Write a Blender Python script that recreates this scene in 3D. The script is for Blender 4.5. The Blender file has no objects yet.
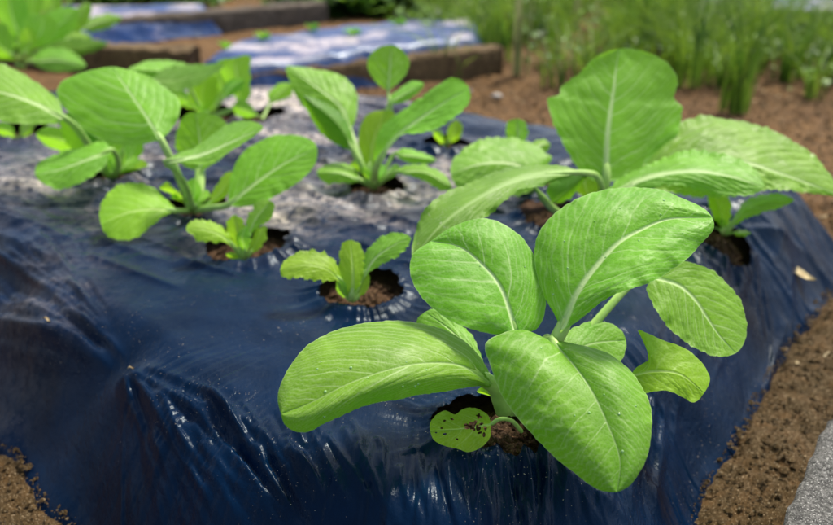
import bpy, math, random
import numpy as np
from mathutils import Vector, noise as mnoise

# ------------------------------------------------------------------ camera, world, sun, exposure
sc = bpy.context.scene
C = sc.collection
CH, PITCH, FPX = 0.40, math.radians(26.1), 800.0      # eye height above the bed top, tilt, focal length in photo pixels
SP, CP = math.sin(PITCH), math.cos(PITCH)
cd = bpy.data.cameras.new('camera'); cam = bpy.data.objects.new('camera', cd); C.objects.link(cam)
cam.location = (0, 0, CH); cam.rotation_euler = (math.radians(90) - PITCH, 0, 0)
cd.sensor_width = 36; cd.lens = 36 * FPX / 833; cd.clip_start = 0.02; cd.clip_end = 400
cd.dof.use_dof = True; cd.dof.focus_distance = 0.60; cd.dof.aperture_fstop = 4.3; cd.dof.aperture_blades = 7
sc.camera = cam
SUN_EL, SUN_AZ = math.radians(57), math.radians(38)  # azimuth from +Y, negative is to the left
w = bpy.data.worlds.new("World"); sc.world = w; w.use_nodes = True
nt = w.node_tree; bg = nt.nodes['Background']
sky = nt.nodes.new('ShaderNodeTexSky'); sky.sky_type = 'NISHITA'; sky.sun_disc = False
sky.sun_elevation = SUN_EL; sky.sun_rotation = SUN_AZ; sky.air_density = 1.0; sky.dust_density = 2.5
hs_ = nt.nodes.new('ShaderNodeHueSaturation'); hs_.inputs['Saturation'].default_value = .62   # thin bright cloud: paler than a clear sky
nt.links.new(sky.outputs[0], hs_.inputs['Color']); nt.links.new(hs_.outputs[0], bg.inputs[0]); bg.inputs[1].default_value = 0.115
sd_ = bpy.data.lights.new('sun', 'SUN'); sun = bpy.data.objects.new('sun', sd_); C.objects.link(sun)
sd_.energy = 3.1; sd_.angle = math.radians(12); sd_.color = (1.0, 0.92, 0.78)
dirv = Vector((math.sin(SUN_AZ) * math.cos(SUN_EL), math.cos(SUN_AZ) * math.cos(SUN_EL), math.sin(SUN_EL)))
sun.rotation_euler = dirv.to_track_quat('Z', 'Y').to_euler()
sc.view_settings.view_transform = 'Standard'; sc.view_settings.look = 'None'
sc.view_settings.exposure = 0.98; sc.view_settings.gamma = 1.0; sc.view_settings.use_curve_mapping = False

# ------------------------------------------------------------------ points: pixel + depth -> metres, pixel on a level -> metres
def W(a):
    a = np.asarray(a, float); X = (a[..., 0] - 416.5) / FPX; Y = (a[..., 1] - 262.5) / FPX; d = a[..., 2]
    return np.stack([d * X, d * (CP - Y * SP), CH - d * (SP + Y * CP)], -1)
def G(px, py, z=0.0):
    Y = (py - 262.5) / FPX; d = (CH - z) / (SP + Y * CP)
    return np.array([d * (px - 416.5) / FPX, d * (CP - Y * SP), z])
def dep(px, py, z=0.0):
    return (CH - z) / (SP + (py - 262.5) / FPX * CP)

# ------------------------------------------------------------------ noise on arrays
def _h(ix, iy, seed):
    n = (ix.astype(np.int64) * 374761393 + iy.astype(np.int64) * 668265263 + seed * 1274126177) & 0x7fffffff
    n = ((n ^ (n >> 13)) * 1103515245) & 0x7fffffff
    n = ((n ^ (n >> 16)) * 69069 + 12345) & 0x7fffffff
    return ((n >> 7) & 0xffff) / 32767.5 - 1.0
def vn(x, y, seed=0):
    ix = np.floor(x); iy = np.floor(y); fx = x - ix; fy = y - iy
    ux = fx * fx * fx * (fx * (fx * 6 - 15) + 10); uy = fy * fy * fy * (fy * (fy * 6 - 15) + 10)
    a = _h(ix, iy, seed); b = _h(ix + 1, iy, seed); c = _h(ix, iy + 1, seed); d = _h(ix + 1, iy + 1, seed)
    return (a * (1 - ux) + b * ux) * (1 - uy) + (c * (1 - ux) + d * ux) * uy
def fbm(x, y, seed=0, o=4):
    r = 0; s = 1; t = 0
    for k in range(o):
        r = r + s * vn(x * 2 ** k + 17.3 * k, y * 2 ** k - 9.1 * k, seed + k); t += s; s *= 0.5
    return r / t
def ridged(x, y, seed=0, o=3):
    r = 0; s = 1; t = 0
    for k in range(o):
        r = r + s * (1 - 2 * np.abs(vn(x * 2 ** k + 7.7 * k, y * 2 ** k + 3.3 * k, seed + k))); t += s; s *= 0.5
    return r / t
def sm(a, b, x):
    t = np.clip((x - a) / (b - a), 0, 1); return t * t * (3 - 2 * t)

# ------------------------------------------------------------------ mesh and tagging helpers
def tag(o, label=None, cat=None, group=None, kind=None):
    if label: o['label'] = label
    if cat: o['category'] = cat
    if group: o['group'] = group
    if kind: o['kind'] = kind
    return o
def empty(name, loc, label, cat, group=None):
    o = bpy.data.objects.new(name, None); C.objects.link(o); o.location = loc; o.empty_display_size = 0.02
    return tag(o, label, cat, group)
def mesh_obj(name, V, F, mat, parent=None, smooth=True, attrs=None, mats=None, fmat=None):
    me = bpy.data.meshes.new(name); V = np.asarray(V, float)
    if parent is not None: V = V - np.array(parent.location)
    F = np.asarray(F) if isinstance(F, np.ndarray) else F
    if isinstance(F, np.ndarray):
        k = F.shape[1]; n = len(F)
        me.vertices.add(len(V)); me.vertices.foreach_set('co', V.astype(np.float32).ravel())
        me.loops.add(n * k); me.loops.foreach_set('vertex_index', F.astype(np.int32).ravel())
        me.polygons.add(n); me.polygons.foreach_set('loop_start', np.arange(0, n * k, k, dtype=np.int32))
        me.update(calc_edges=True); me.validate()
    else:
        me.from_pydata([tuple(v) for v in V], [], F); me.update()
    if attrs:
        for an, arr in attrs.items():
            at = me.attributes.new(an, 'FLOAT', 'POINT'); at.data.foreach_set('value', np.asarray(arr, np.float32).ravel())
    for m in (mats or [mat]): me.materials.append(m)
    me.polygons.foreach_set('use_smooth', [smooth] * len(me.polygons))
    if fmat is not None: me.polygons.foreach_set('material_index', fmat)
    o = bpy.data.objects.new(name, me); C.objects.link(o)
    if parent is not None: o.parent = parent
    return o
def grid_faces(n, m, off=0):
    i = np.arange(n - 1)[:, None] * m + np.arange(m - 1)[None, :] + off
    return np.stack([i, i + 1, i + m + 1, i + m], -1).reshape(-1, 4)

# ------------------------------------------------------------------ materials
def new_mat(name):
    m = bpy.data.materials.new(name); m.use_nodes = True; t = m.node_tree; t.nodes.clear(); return m, t
class N:
    def __init__(s, t): s.t = t
    def n(s, typ, **k):
        x = s.t.nodes.new(typ)
        for a, b in k.items():
            if isinstance(b, bpy.types.NodeSocket): s.t.links.new(b, x.inputs[a])
            elif a in x.inputs: x.inputs[a].default_value = b
            else: setattr(x, a, b)
        return x
    def link(s, a, b): s.t.links.new(a, b)
    def mix(s, f, a, b):
        x = s.t.nodes.new('ShaderNodeMix'); x.data_type = 'RGBA'
        for i, v in ((0, f), (6, a), (7, b)):
            if isinstance(v, bpy.types.NodeSocket): s.t.links.new(v, x.inputs[i])
            else: x.inputs[i].default_value = v if i == 0 else (*v, 1)
        return x.outputs[2]
    def math(s, op, a, b=0.0, clamp=False):
        x = s.t.nodes.new('ShaderNodeMath'); x.operation = op; x.use_clamp = clamp
        for i, v in ((0, a), (1, b)):
            if isinstance(v, bpy.types.NodeSocket): s.t.links.new(v, x.inputs[i])
            else: x.inputs[i].default_value = v
        return x.outputs[0]
    def rng(s, v, a, b, c=0.0, d=1.0):
        x = s.t.nodes.new('ShaderNodeMapRange'); s.t.links.new(v, x.inputs[0])
        for i, q in enumerate((a, b, c, d)): x.inputs[i + 1].default_value = q
        return x.outputs[0]
    def noise(s, scale, detail=3, vec=None, rough=0.5):
        x = s.t.nodes.new('ShaderNodeTexNoise'); x.inputs['Scale'].default_value = scale; x.inputs['Detail'].default_value = detail
        x.inputs['Roughness'].default_value = rough
        if vec is not None: s.t.links.new(vec, x.inputs['Vector'])
        return x.outputs['Fac']
    def geo(s): 
        return s.t.nodes.new('ShaderNodeNewGeometry')

def leaf_mat(name, top, under, vein, trans, tw=0.36, rough=0.48, speck=0.0):
    m, t = new_mat(name); k = N(t); g = k.geo(); pos = g.outputs['Position']
    va = k.n('ShaderNodeAttribute', attribute_name='vein').outputs['Fac']
    ed = k.n('ShaderNodeAttribute', attribute_name='rim').outputs['Fac']
    big = k.noise(26, 4, pos); fine = k.noise(900, 3, pos)
    oi = k.n('ShaderNodeObjectInfo').outputs['Random']
    c = k.mix(k.rng(big, .3, .7), tuple(x * .80 for x in top), (top[0] * 1.32, top[1] * 1.16, top[2] * 1.25))
    c = k.mix(k.rng(fine, .35, .65, 0, .35), c, tuple(x * .72 for x in top))
    hs = t.nodes.new('ShaderNodeHueSaturation'); k.link(c, hs.inputs['Color'])
    k.link(k.rng(oi, 0, 1, .487, .512), hs.inputs['Hue']); k.link(k.rng(oi, 0, 1, .9, 1.12), hs.inputs['Value']); c = hs.outputs[0]
    # fine net of small veins
    vo = t.nodes.new('ShaderNodeTexVoronoi'); vo.feature = 'DISTANCE_TO_EDGE'; vo.inputs['Scale'].default_value = 330; k.link(pos, vo.inputs['Vector'])
    net = k.rng(vo.outputs['Distance'], 0.0, 0.09, 1, 0)
    c = k.mix(k.math('MULTIPLY', net, .12), c, vein)
    c = k.mix(k.math('MULTIPLY', va, .85, True), c, vein)
    c = k.mix(k.math('MULTIPLY', ed, .5), c, vein)
    if speck:
        sp = k.rng(k.noise(420, 2, pos), .60, .68); mk = k.rng(k.noise(35, 2, pos), .42, .6)
        c = k.mix(k.math('MULTIPLY', k.math('MULTIPLY', sp, mk), speck), c, (.42, .50, .30))
    c = k.mix(g.outputs['Backfacing'], c, under)
    bs = t.nodes.new('ShaderNodeBsdfPrincipled'); k.link(c, bs.inputs['Base Color'])
    k.link(k.rng(k.noise(60, 3, pos), .3, .7, rough - .07, rough + .1), bs.inputs['Roughness'])
    bs.inputs['Specular IOR Level'].default_value = .24
    b = t.nodes.new('ShaderNodeBump'); b.inputs['Strength'].default_value = .30; b.inputs['Distance'].default_value = .0006
    hsum = k.math('ADD', k.math('MULTIPLY', k.rng(vo.outputs['Distance'], 0, .35), .5), k.math('MULTIPLY', k.noise(140, 4, pos), 1.2))
    k.link(hsum, b.inputs['Height']); k.link(b.outputs[0], bs.inputs['Normal'])
    tr = t.nodes.new('ShaderNodeBsdfTranslucent'); tc = k.mix(k.math('MULTIPLY', va, .35, True), trans, tuple(min(1, x * 1.5) for x in vein))
    tc = k.mix(k.math('MULTIPLY', net, .18), tc, tuple(x * .6 for x in trans))
    k.link(tc, tr.inputs['Color'])
    mx = t.nodes.new('ShaderNodeMixShader'); mx.inputs[0].default_value = tw
    k.link(bs.outputs[0], mx.inputs[1]); k.link(tr.outputs[0], mx.inputs[2])
    o = t.nodes.new('ShaderNodeOutputMaterial'); k.link(mx.outputs[0], o.inputs[0]); return m
LM = {
 'mat':   leaf_mat('leaf_mature', (.150, .385, .020), (.25, .47, .07), (.68, .84, .44), (.31, .72, .02)),
 'speck': leaf_mat('leaf_speckled', (.135, .345, .026), (.13, .33, .02), (.38, .56, .20), (.28, .62, .02), speck=.75),
 'young': leaf_mat('leaf_young', (.225, .47, .015), (.29, .54, .05), (.56, .76, .24), (.46, .86, .02), .42),
 'bright':leaf_mat('leaf_bright', (.160, .425, .018), (.25, .50, .05), (.66, .84, .42), (.38, .82, .02), .40),
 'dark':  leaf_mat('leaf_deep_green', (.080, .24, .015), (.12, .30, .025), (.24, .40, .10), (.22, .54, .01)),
}
def stalk_mat():
    m, t = new_mat('stalk_green'); k = N(t); g = k.geo(); pos = g.outputs['Position']
    c = k.mix(k.rng(k.noise(60, 3, pos), .3, .7), (.26, .46, .09), (.40, .58, .17))
    bs = t.nodes.new('ShaderNodeBsdfPrincipled'); k.link(c, bs.inputs['Base Color']); bs.inputs['Roughness'].default_value = .36
    bs.inputs['Subsurface Weight'].default_value = .15; bs.inputs['Subsurface Scale'].default_value = .004
    bs.inputs['Subsurface Radius'].default_value = (.5, 1, .3)
    b = t.nodes.new('ShaderNodeBump'); b.inputs['Strength'].default_value = .3; b.inputs['Distance'].default_value = .0006
    k.link(k.noise(400, 2, pos), b.inputs['Height']); k.link(b.outputs[0], bs.inputs['Normal'])
    o = t.nodes.new('ShaderNodeOutputMaterial'); k.link(bs.outputs[0], o.inputs[0]); return m
M_STALK = stalk_mat()
def water_mat():
    m, t = new_mat('water_drop'); b = t.nodes.new('ShaderNodeBsdfPrincipled'); b.inputs['Base Color'].default_value = (.5, .8, .35, 1)
    b.inputs['Transmission Weight'].default_value = .55; b.inputs['Roughness'].default_value = .03; b.inputs['IOR'].default_value = 1.33
    o = t.nodes.new('ShaderNodeOutputMaterial'); t.links.new(b.outputs[0], o.inputs[0]); return m
M_WATER = water_mat()
def film_mat(name, base, dust_glare, dust_glare_col=(.16, .13, .11), rough=.24, spec=.4):
    m, t = new_mat(name); k = N(t); g = k.geo(); pos = g.outputs['Position']
    d1 = k.rng(k.noise(7, 5, pos, .6), .50, .72); d2 = k.rng(k.noise(55, 5, pos, .7), .45, .75)
    da = k.n('ShaderNodeAttribute', attribute_name='dust_glare').outputs['Fac']
    dm = k.math('ADD', k.math('MULTIPLY', k.math('MULTIPLY', d1, d2), dust_glare), k.math('MULTIPLY', da, k.rng(k.noise(90, 4, pos, .7), .35, .6)), True)
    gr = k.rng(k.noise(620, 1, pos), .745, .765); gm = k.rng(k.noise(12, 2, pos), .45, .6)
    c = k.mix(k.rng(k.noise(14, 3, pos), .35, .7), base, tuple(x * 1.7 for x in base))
    c = k.mix(dm, c, dust_glare_col)
    c = k.mix(k.math('MULTIPLY', gr, gm), c, (.38, .33, .26))
    bs = t.nodes.new('ShaderNodeBsdfPrincipled'); k.link(c, bs.inputs['Base Color'])
    rr = k.math('ADD', k.rng(k.noise(30, 4, pos), .3, .7, rough - .05, rough + .13), k.math('MULTIPLY', dm, .08), True)
    k.link(rr, bs.inputs['Roughness']); bs.inputs['Specular IOR Level'].default_value = spec
    bs.inputs['Specular Tint'].default_value = (.72, .88, 1, 1)
    b = t.nodes.new('ShaderNodeBump'); b.inputs['Strength'].default_value = .38; b.inputs['Distance'].default_value = .0018
    # fine crinkles: stretched noise
    mp = t.nodes.new('ShaderNodeMapping'); mp.inputs['Rotation'].default_value = (0, 0, math.radians(38)); mp.inputs['Scale'].default_value = (1, .22, 1)
    k.link(pos, mp.inputs[0])
    n1 = k.noise(75, 5, mp.outputs[0], .62); n2 = k.noise(160, 4, pos, .6)
    rid = k.math('ABSOLUTE', k.math('SUBTRACT', n1, .5)); 
    h = k.math('ADD', k.math('MULTIPLY', rid, -2.2), k.math('MULTIPLY', n2, .55))
    k.link(h, b.inputs['Height']); k.link(b.outputs[0], bs.inputs['Normal'])
    o = t.nodes.new('ShaderNodeOutputMaterial'); k.link(bs.outputs[0], o.inputs[0]); return m
M_FILM = film_mat('mulch_film_navy', (.0006, .0070, .0235), .010, (.72, .62, .56), rough=.19, spec=.10)  # the pale pink colour paints sky glare onto the far film
M_FILM2 = film_mat('mulch_film_dusty', (.008, .028, .105), .9, (.50, .43, .43), .3)
def rough_mat(name, cols, sc1, sc2, bump, rough=.9, specks=None, bs_=220, near=None):
    m, t = new_mat(name); k = N(t); g = k.geo(); pos = g.outputs['Position']
    c = k.mix(k.rng(k.noise(sc1, 5, pos, .6), .36, .64), cols[0], cols[1])
    c = k.mix(k.rng(k.noise(sc2, 4, pos, .7), .42, .66), c, cols[2])
    if near:                                                   # mossy, damper soil in the nearer path
        sx = t.nodes.new('ShaderNodeSeparateXYZ'); k.link(pos, sx.inputs[0])
        f_ = k.math('MULTIPLY', k.rng(k.math('ADD', sx.outputs['Y'], k.math('MULTIPLY', k.noise(6, 3, pos), .35)), 1.0, 1.25, 1, 0), k.rng(k.noise(45, 4, pos), .3, .6, .5, 1))
        c = k.mix(f_, c, near)
    if specks:
        c = k.mix(k.rng(k.noise(700, 2, pos), .62, .68), c, specks)
    bs = t.nodes.new('ShaderNodeBsdfPrincipled'); k.link(c, bs.inputs['Base Color']); bs.inputs['Roughness'].default_value = rough
    bs.inputs['Specular IOR Level'].default_value = .25
    b = t.nodes.new('ShaderNodeBump'); b.inputs['Strength'].default_value = .9; b.inputs['Distance'].default_value = bump
    k.link(k.noise(bs_, 6, pos, .75), b.inputs['Height']); k.link(b.outputs[0], bs.inputs['Normal'])
    o = t.nodes.new('ShaderNodeOutputMaterial'); k.link(bs.outputs[0], o.inputs[0]); return m
M_SOIL = rough_mat('garden_soil', [(.110, .052, .015), (.16, .082, .024), (.052, .025, .007)], 5, 60, .004, specks=(.42, .32, .2), near=(.058, .036, .012))
M_BEDSOIL = rough_mat('bed_soil', [(.075, .038, .020), (.14, .075, .038), (.030, .015, .009)], 18, 130, .005, specks=(.28, .18, .10))
M_CRUMB = rough_mat('soil_crumb', [(.075, .046, .016), (.13, .080, .030), (.035, .022, .009)], 90, 180, .002, specks=(.42, .34, .22))
M_CONC = rough_mat('rough_concrete', [(.10, .098, .092), (.27, .265, .25), (.025, .025, .025)], 260, 420, .005, .85, (.66, .65, .62), 300)
M_EDGE = rough_mat('pale_edging', [(.50, .48, .45), (.62, .60, .56), (.35, .33, .3)], 12, 50, .002)
M_WOOD = rough_mat('weathered_timber', [(.13, .088, .042), (.18, .125, .062), (.07, .045, .024)], 12, 50, .003)
M_WOOD2 = rough_mat('grey_timber', [(.10, .08, .062), (.15, .125, .10), (.055, .045, .035)], 12, 50, .003)
M_DRY = rough_mat('dry_straw', [(.42, .34, .20), (.55, .46, .28), (.28, .2, .1)], 40, 150, .001)
def simple_leafy(name, a, b, tw=.35):
    m, t = new_mat(name); k = N(t); g = k.geo(); pos = g.outputs['Position']
    c = k.mix(g.outputs['Random Per Island'], a, b); c = k.mix(k.rng(k.noise(9, 3, pos), .4, .65), c, tuple(x * .5 for x in a))
    bs = t.nodes.new('ShaderNodeBsdfPrincipled'); k.link(c, bs.inputs['Base Color']); bs.inputs['Roughness'].default_value = .5
    tr = t.nodes.new('ShaderNodeBsdfTranslucent'); k.link(c, tr.inputs[0])
    mx = t.nodes.new('ShaderNodeMixShader'); mx.inputs[0].default_value = tw; k.link(bs.outputs[0], mx.inputs[1]); k.link(tr.outputs[0], mx.inputs[2])
    o = t.nodes.new('ShaderNodeOutputMaterial'); k.link(mx.outputs[0], o.inputs[0]); return m
M_GRASS = simple_leafy('grass_green', (.07, .19, .012), (.38, .56, .05))
M_WEED = simple_leafy('weed_green', (.04, .14, .012), (.24, .46, .04))
M_STRAW = simple_leafy('straw_stalk', (.36, .42, .16), (.50, .50, .26))

# ------------------------------------------------------------------ the bed: height of soil and film
POLY = np.array([(-3.2, 3.3), (-2.1, 2.3), (-1.0, 1.27), (-.72, .97), (-.415, .655), (-.305, .55), (-.19, .42), (0, .33), (.19, .40), (.25, .533),
                 (.363, .729), (.45, .85), (.56, .96), (.64, 1.06), (.63, 1.14), (.47, 1.28), (.32, 1.40), (.12, 1.57), (-.2, 1.71), (-.6, 1.70), (-1.05, 1.66), (-1.7, 2.0), (-2.9, 3.2)])[::-1]
def sdf(x, y):
    d = np.full(x.shape, 1e9); ins = np.zeros(x.shape, bool)
    n = len(POLY)
    for i in range(n):
        a = POLY[i]; b = POLY[(i + 1) % n]; e = b - a
        wx = x - a[0]; wy = y - a[1]; t = np.clip((wx * e[0] + wy * e[1]) / (e @ e), 0, 1)
        d = np.minimum(d, np.hypot(wx - t * e[0], wy - t * e[1]))
        c = ((a[1] <= y) & (b[1] > y)) | ((b[1] <= y) & (a[1] > y))
        xx = a[0] + (y - a[1]) / (e[1] if e[1] else 1e-9) * e[0]
        ins ^= c & (x < xx)
    return np.where(ins, d, -d)
GZ = -.12
# holes cut in the film: (x, y, radius)
HP = [((489, 423), .041), ((361, 289), .043), ((251, 247), .047), ((197, 205), .040), ((113, 176), .040), ((376, 187), .040),
      ((447, 143), .040), ((724, 230), .034), ((560, 215), .05), ((528, 178), .05), ((205, 116), .05), ((20, 134), .05), ((262, 116), .04)]
HOLES = [(*G(*p)[:2], r) for p, r in HP]
def bed(x, y):
    s = sdf(x, y) + .018 * fbm(x * 7, y * 7, 5, 3)
    q = np.clip(s / .125, -.5, 1)
    h = np.where(q > 0, np.sin(np.clip(q, 0, 1) * math.pi / 2) ** 1.15, q * .9)
    return GZ + (-GZ) * h + .010 * fbm(x * 3.1, y * 3.1, 9, 3) * sm(0, .12, s), s
def seg(x, y, pts, wd, amp):
    """raised fold along a polyline"""
    d = np.full(x.shape, 1e9); tt = np.zeros(x.shape); L = len(pts) - 1
    for i in range(L):
        a = np.array(pts[i][:2]); b = np.array(pts[i + 1][:2]); e = b - a
        t = np.clip(((x - a[0]) * e[0] + (y - a[1]) * e[1]) / (e @ e), 0, 1)
        q = np.hypot(x - a[0] - t * e[0], y - a[1] - t * e[1]); m = q < d
        d = np.where(m, q, d); tt = np.where(m, (i + t) / L, tt)
    return amp * (.35 * np.exp(-(d / wd) ** 2) + .75 * np.exp(-(np.sqrt(d * d + 1e-6)) / (wd * .7))) * sm(0, .12, tt) * sm(1, .6, tt)
P0 = G(126, 377)
def film_h(x, y):
    b, s = bed(x, y)
    top = sm(.03, .12, s)
    wob = .02 * fbm(x * 9, y * 9, 31, 2)
    # stretched lines over the top, running away to the left and across to the right
    c, sn = math.cos(math.radians(24)), math.sin(math.radians(24))
    u = (-x * sn + y * c) + wob; v = (x * c + y * sn)
    far = sm(.72, 1.0, y)
    left = sm(-.05, -.35, x)
    h = (.0060 * far + .0003) * ridged(u / .040, v / .30, 41, 3) * (0.5 + .5 * fbm(x * 5, y * 5, 44, 2))
    c2, s2 = math.cos(math.radians(-32)), math.sin(math.radians(-32))
    u2 = (-x * s2 + y * c2) + wob; v2 = (x * c2 + y * s2)
    h = h + (.0056 * far + .0008 * left) * ridged(u2 / .032, v2 / .26, 51, 3) * np.clip(.5 + fbm(x * 4, y * 4, 54, 2), 0, 1)
    h = h + .0026 * fbm(x * 16, y * 16, 61, 3) * (.35 + .8 * far) + .0004 * fbm(x * 60, y * 60, 66, 2)
    # fan of folds from the corner P0, and down the near slope
    def fan(cx, cy, k, r0, r1, amp, seed, a0, a1):
        r = np.hypot(x - cx, y - cy); a = np.arctan2(y - cy, x - cx)
        m = sm(a0, a0 + .25, a) * sm(a1, a1 - .25, a) if a0 is not None else 1
        return amp * ridged(a * k + .25 * fbm(x * 12, y * 12, seed + 9, 2), r * 5, seed, 2) * sm(r0 * .2, r0, r) * sm(r1, r1 * .5, r) * m
    h = h + fan(.02, .80, 17.0, .22, .62, .0036, 81, -2.6, -.55) * sm(.16, .03, s - .02) * (.35 + .65 * sm(-.2, .4, fbm(x * 9, y * 4, 88, 2)))
    h = h + fan(.02, .80, 60.0, .22, .62, .0016, 86, -2.6, -.55) * sm(.20, .03, s - .02)
    for (hx, hy, r) in HOLES:
        q = np.hypot(x - hx, y - hy); a = np.arctan2(y - hy, x - hx)
        near = np.exp(-((q - r) / (r * .9)) ** 2) * (q > r * .8)
        h = h + near * .0040 * ridged(a * 3.2, q * 4 + hx * 9, int(abs(hx) * 1000) % 97, 3)
        h = h + .005 * np.exp(-((q - r * 1.1) / .010) ** 2) * (.7 + .8 * vn(a * 1.6, q * 0 + hx * 20, 7)) - .006 * np.exp(-((q - r * 1.5) / .03) ** 2)
    for pts, wd, amp in CREASES + FINE: seg_box(x, y, h, pts, wd, amp)
    return b + h + .004, s
def gp(*ps):
    """points of a fold, found on the surface of the bed"""
    a = np.array(ps, float); z = np.zeros(len(a))
    for _ in range(9): g = G(a[:, 0], a[:, 1], z); z = .4 * z + .6 * np.clip(bed(g[0], g[1])[0], GZ, .03)
    return [(g[0][i], g[1][i]) for i in range(len(a))]
CREASES = [
 (gp((-60, 325), (0, 335), (58, 352), (124, 379)), .007, .010), (gp((-60, 305), (0, 318), (67, 340), (126, 374)), .006, .007),
 (gp((-40, 352), (30, 362), (118, 383)), .007, .007), (gp((0, 296), (90, 330), (135, 366)), .006, .004), (gp((20, 308), (110, 345), (132, 370)), .004, .003),
 (gp((121, 380), (150, 440), (185, 520)), .008, .010), (gp((128, 378), (170, 405), (215, 435)), .006, .005), (gp((125, 380), (180, 440), (250, 540)), .007, .006),
 (gp((135, 372), (200, 395), (300, 470), (340, 540)), .007, .004),
 (gp((560, 470), (600, 500), (640, 540)), .006, .004), (gp((640, 430), (665, 470), (690, 540)), .006, .004),
 (gp((690, 205), (745, 232), (790, 248), (815, 262)), .006, .007), (gp((660, 215), (700, 260), (760, 300)), .006, .004),
 (gp((745, 232), (775, 270), (800, 300)), .008, .006)]

rc = random.Random(77)
FINE = []
for k_ in range(38):                                          # folds radiating from the corner of the bed
    a = math.radians(rc.uniform(24, 92)); ln = rc.uniform(60, 210); st = rc.uniform(5, 45)
    FINE.append((gp(*[(127 + math.cos(a) * q, 379 + math.sin(a) * q + .0006 * q * q * rc.uniform(-1, 1)) for q in (st, st + ln * .4, st + ln)]), rc.uniform(.0022, .005), rc.choice((1, -1)) * rc.uniform(.0015, .0042)))
for k_ in range(9):                                           # parallel pleats along the near left edge
    y0 = 300 + k_ * 7 + rc.uniform(-2, 2); FINE.append((gp((-70, y0 - 22), (-10, y0), (60, y0 + (352 - y0) * .45 + 4), (122, 377 - (8 - k_) * .8)), rc.uniform(.0022, .0038), rc.uniform(.0035, .0080)))
for _ in range(130):                                           # taut little creases pulled down the near slope
    x0 = rc.uniform(125, 700); y0 = rc.uniform(385, 450) + (25 if 260 < x0 < 560 else 0)
    sl = .45 if x0 < 170 else (.95 - .0032 * (x0 - 170) if x0 < 420 else .12 - .0009 * (x0 - 420))
    sl += rc.gauss(0, .10); ln = rc.uniform(40, 150)
    pts = [(x0 + sl * ln * k + rc.gauss(0, 1.5), y0 + ln * k) for k in (0, .33, .66, 1)]
    FINE.append((gp(*pts), rc.uniform(.0016, .0042), rc.choice((1, 1, -1)) * rc.uniform(.0014, .0046)))
for _ in range(60):                                           # and others running in from the left towards the corner
    x0 = rc.uniform(-40, 90); y0 = rc.uniform(225, 345); k1 = rc.uniform(.3, .9)
    x1 = x0 + (132 - x0) * k1; y1 = y0 + (372 - y0) * k1 * rc.uniform(.6, 1)
    FINE.append((gp((x0, y0), ((x0 + x1) / 2, (y0 + y1) / 2 - rc.uniform(-3, 4)), (x1, y1)), rc.uniform(.0018, .0045), rc.choice((1, 1, -1)) * rc.uniform(.0010, .0030)))
for _ in range(90):                                           # long shallow streaks farther back
    x0 = rc.uniform(-20, 480); y0 = rc.uniform(100, 260); ln = rc.uniform(30, 130); sl = rc.choice((.25, .30, .38, -.08)) + rc.gauss(0, .05)
    FINE.append((gp((x0, y0), (x0 + ln * .5, y0 + ln * .5 * sl + rc.gauss(0, 1.2)), (x0 + ln, y0 + ln * sl)), rc.uniform(.004, .009), rc.uniform(.002, .006)))
for _ in range(30):
    x0 = rc.uniform(600, 790); y0 = rc.uniform(230, 330); ln = rc.uniform(30, 110); sl = rc.uniform(-.5, .3)
    FINE.append((gp((x0, y0), (x0 + sl * ln * .5 + rc.gauss(0, 2), y0 + ln * .5), (x0 + sl * ln, y0 + ln)), rc.uniform(.002, .005), rc.uniform(.001, .004)))
def seg_box(x, y, h, pts, wd, amp):
    P = np.array([q[:2] for q in pts]); lo = P.min(0) - wd * 4; hi = P.max(0) + wd * 4
    m = (x > lo[0]) & (x < hi[0]) & (y > lo[1]) & (y < hi[1])
    if m.any(): h[m] += seg(x[m], y[m], pts, wd, amp)
# film mesh: one sheet, finer towards the camera
ys = [.34]
while ys[-1] < 3.2: ys.append(ys[-1] + max(.0021, .0027 * ys[-1] ** 1.5))
ys = np.array(ys); NXF = 960
ux = np.linspace(-1, 1, NXF)
X = ux[None, :] * (.34 + .66 * ys[:, None]) + 0 * ys[:, None]; Y = np.repeat(ys[:, None], NXF, 1)
keep = np.ones(X.shape, bool); RIM = []
for k_, (hx, hy, r) in enumerate(HOLES):                      # snap the rim of each hole to a torn circle
    a = np.arctan2(Y - hy, X - hx); q = np.hypot(X - hx, Y - hy)
    rr = r * (1 + .16 * vn(np.cos(a) * 1.3 + 20 + k_ * 5, np.sin(a) * 1.3 + k_ * 3.1, 3) + .07 * vn(np.cos(a) * 5 + 20, np.sin(a) * 5 + k_, 4) + .03 * vn(np.cos(a) * 14 + 20, np.sin(a) * 14 + k_, 5))
    cell = .0045 * max(1, hy ** 1.5)
    m = np.abs(q - rr) < cell * .75
    X = np.where(m, hx + np.cos(a) * rr, X); Y = np.where(m, hy + np.sin(a) * rr, Y)
    keep &= ~(q < rr - cell * .74)
Z, S = film_h(X, Y)
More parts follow.
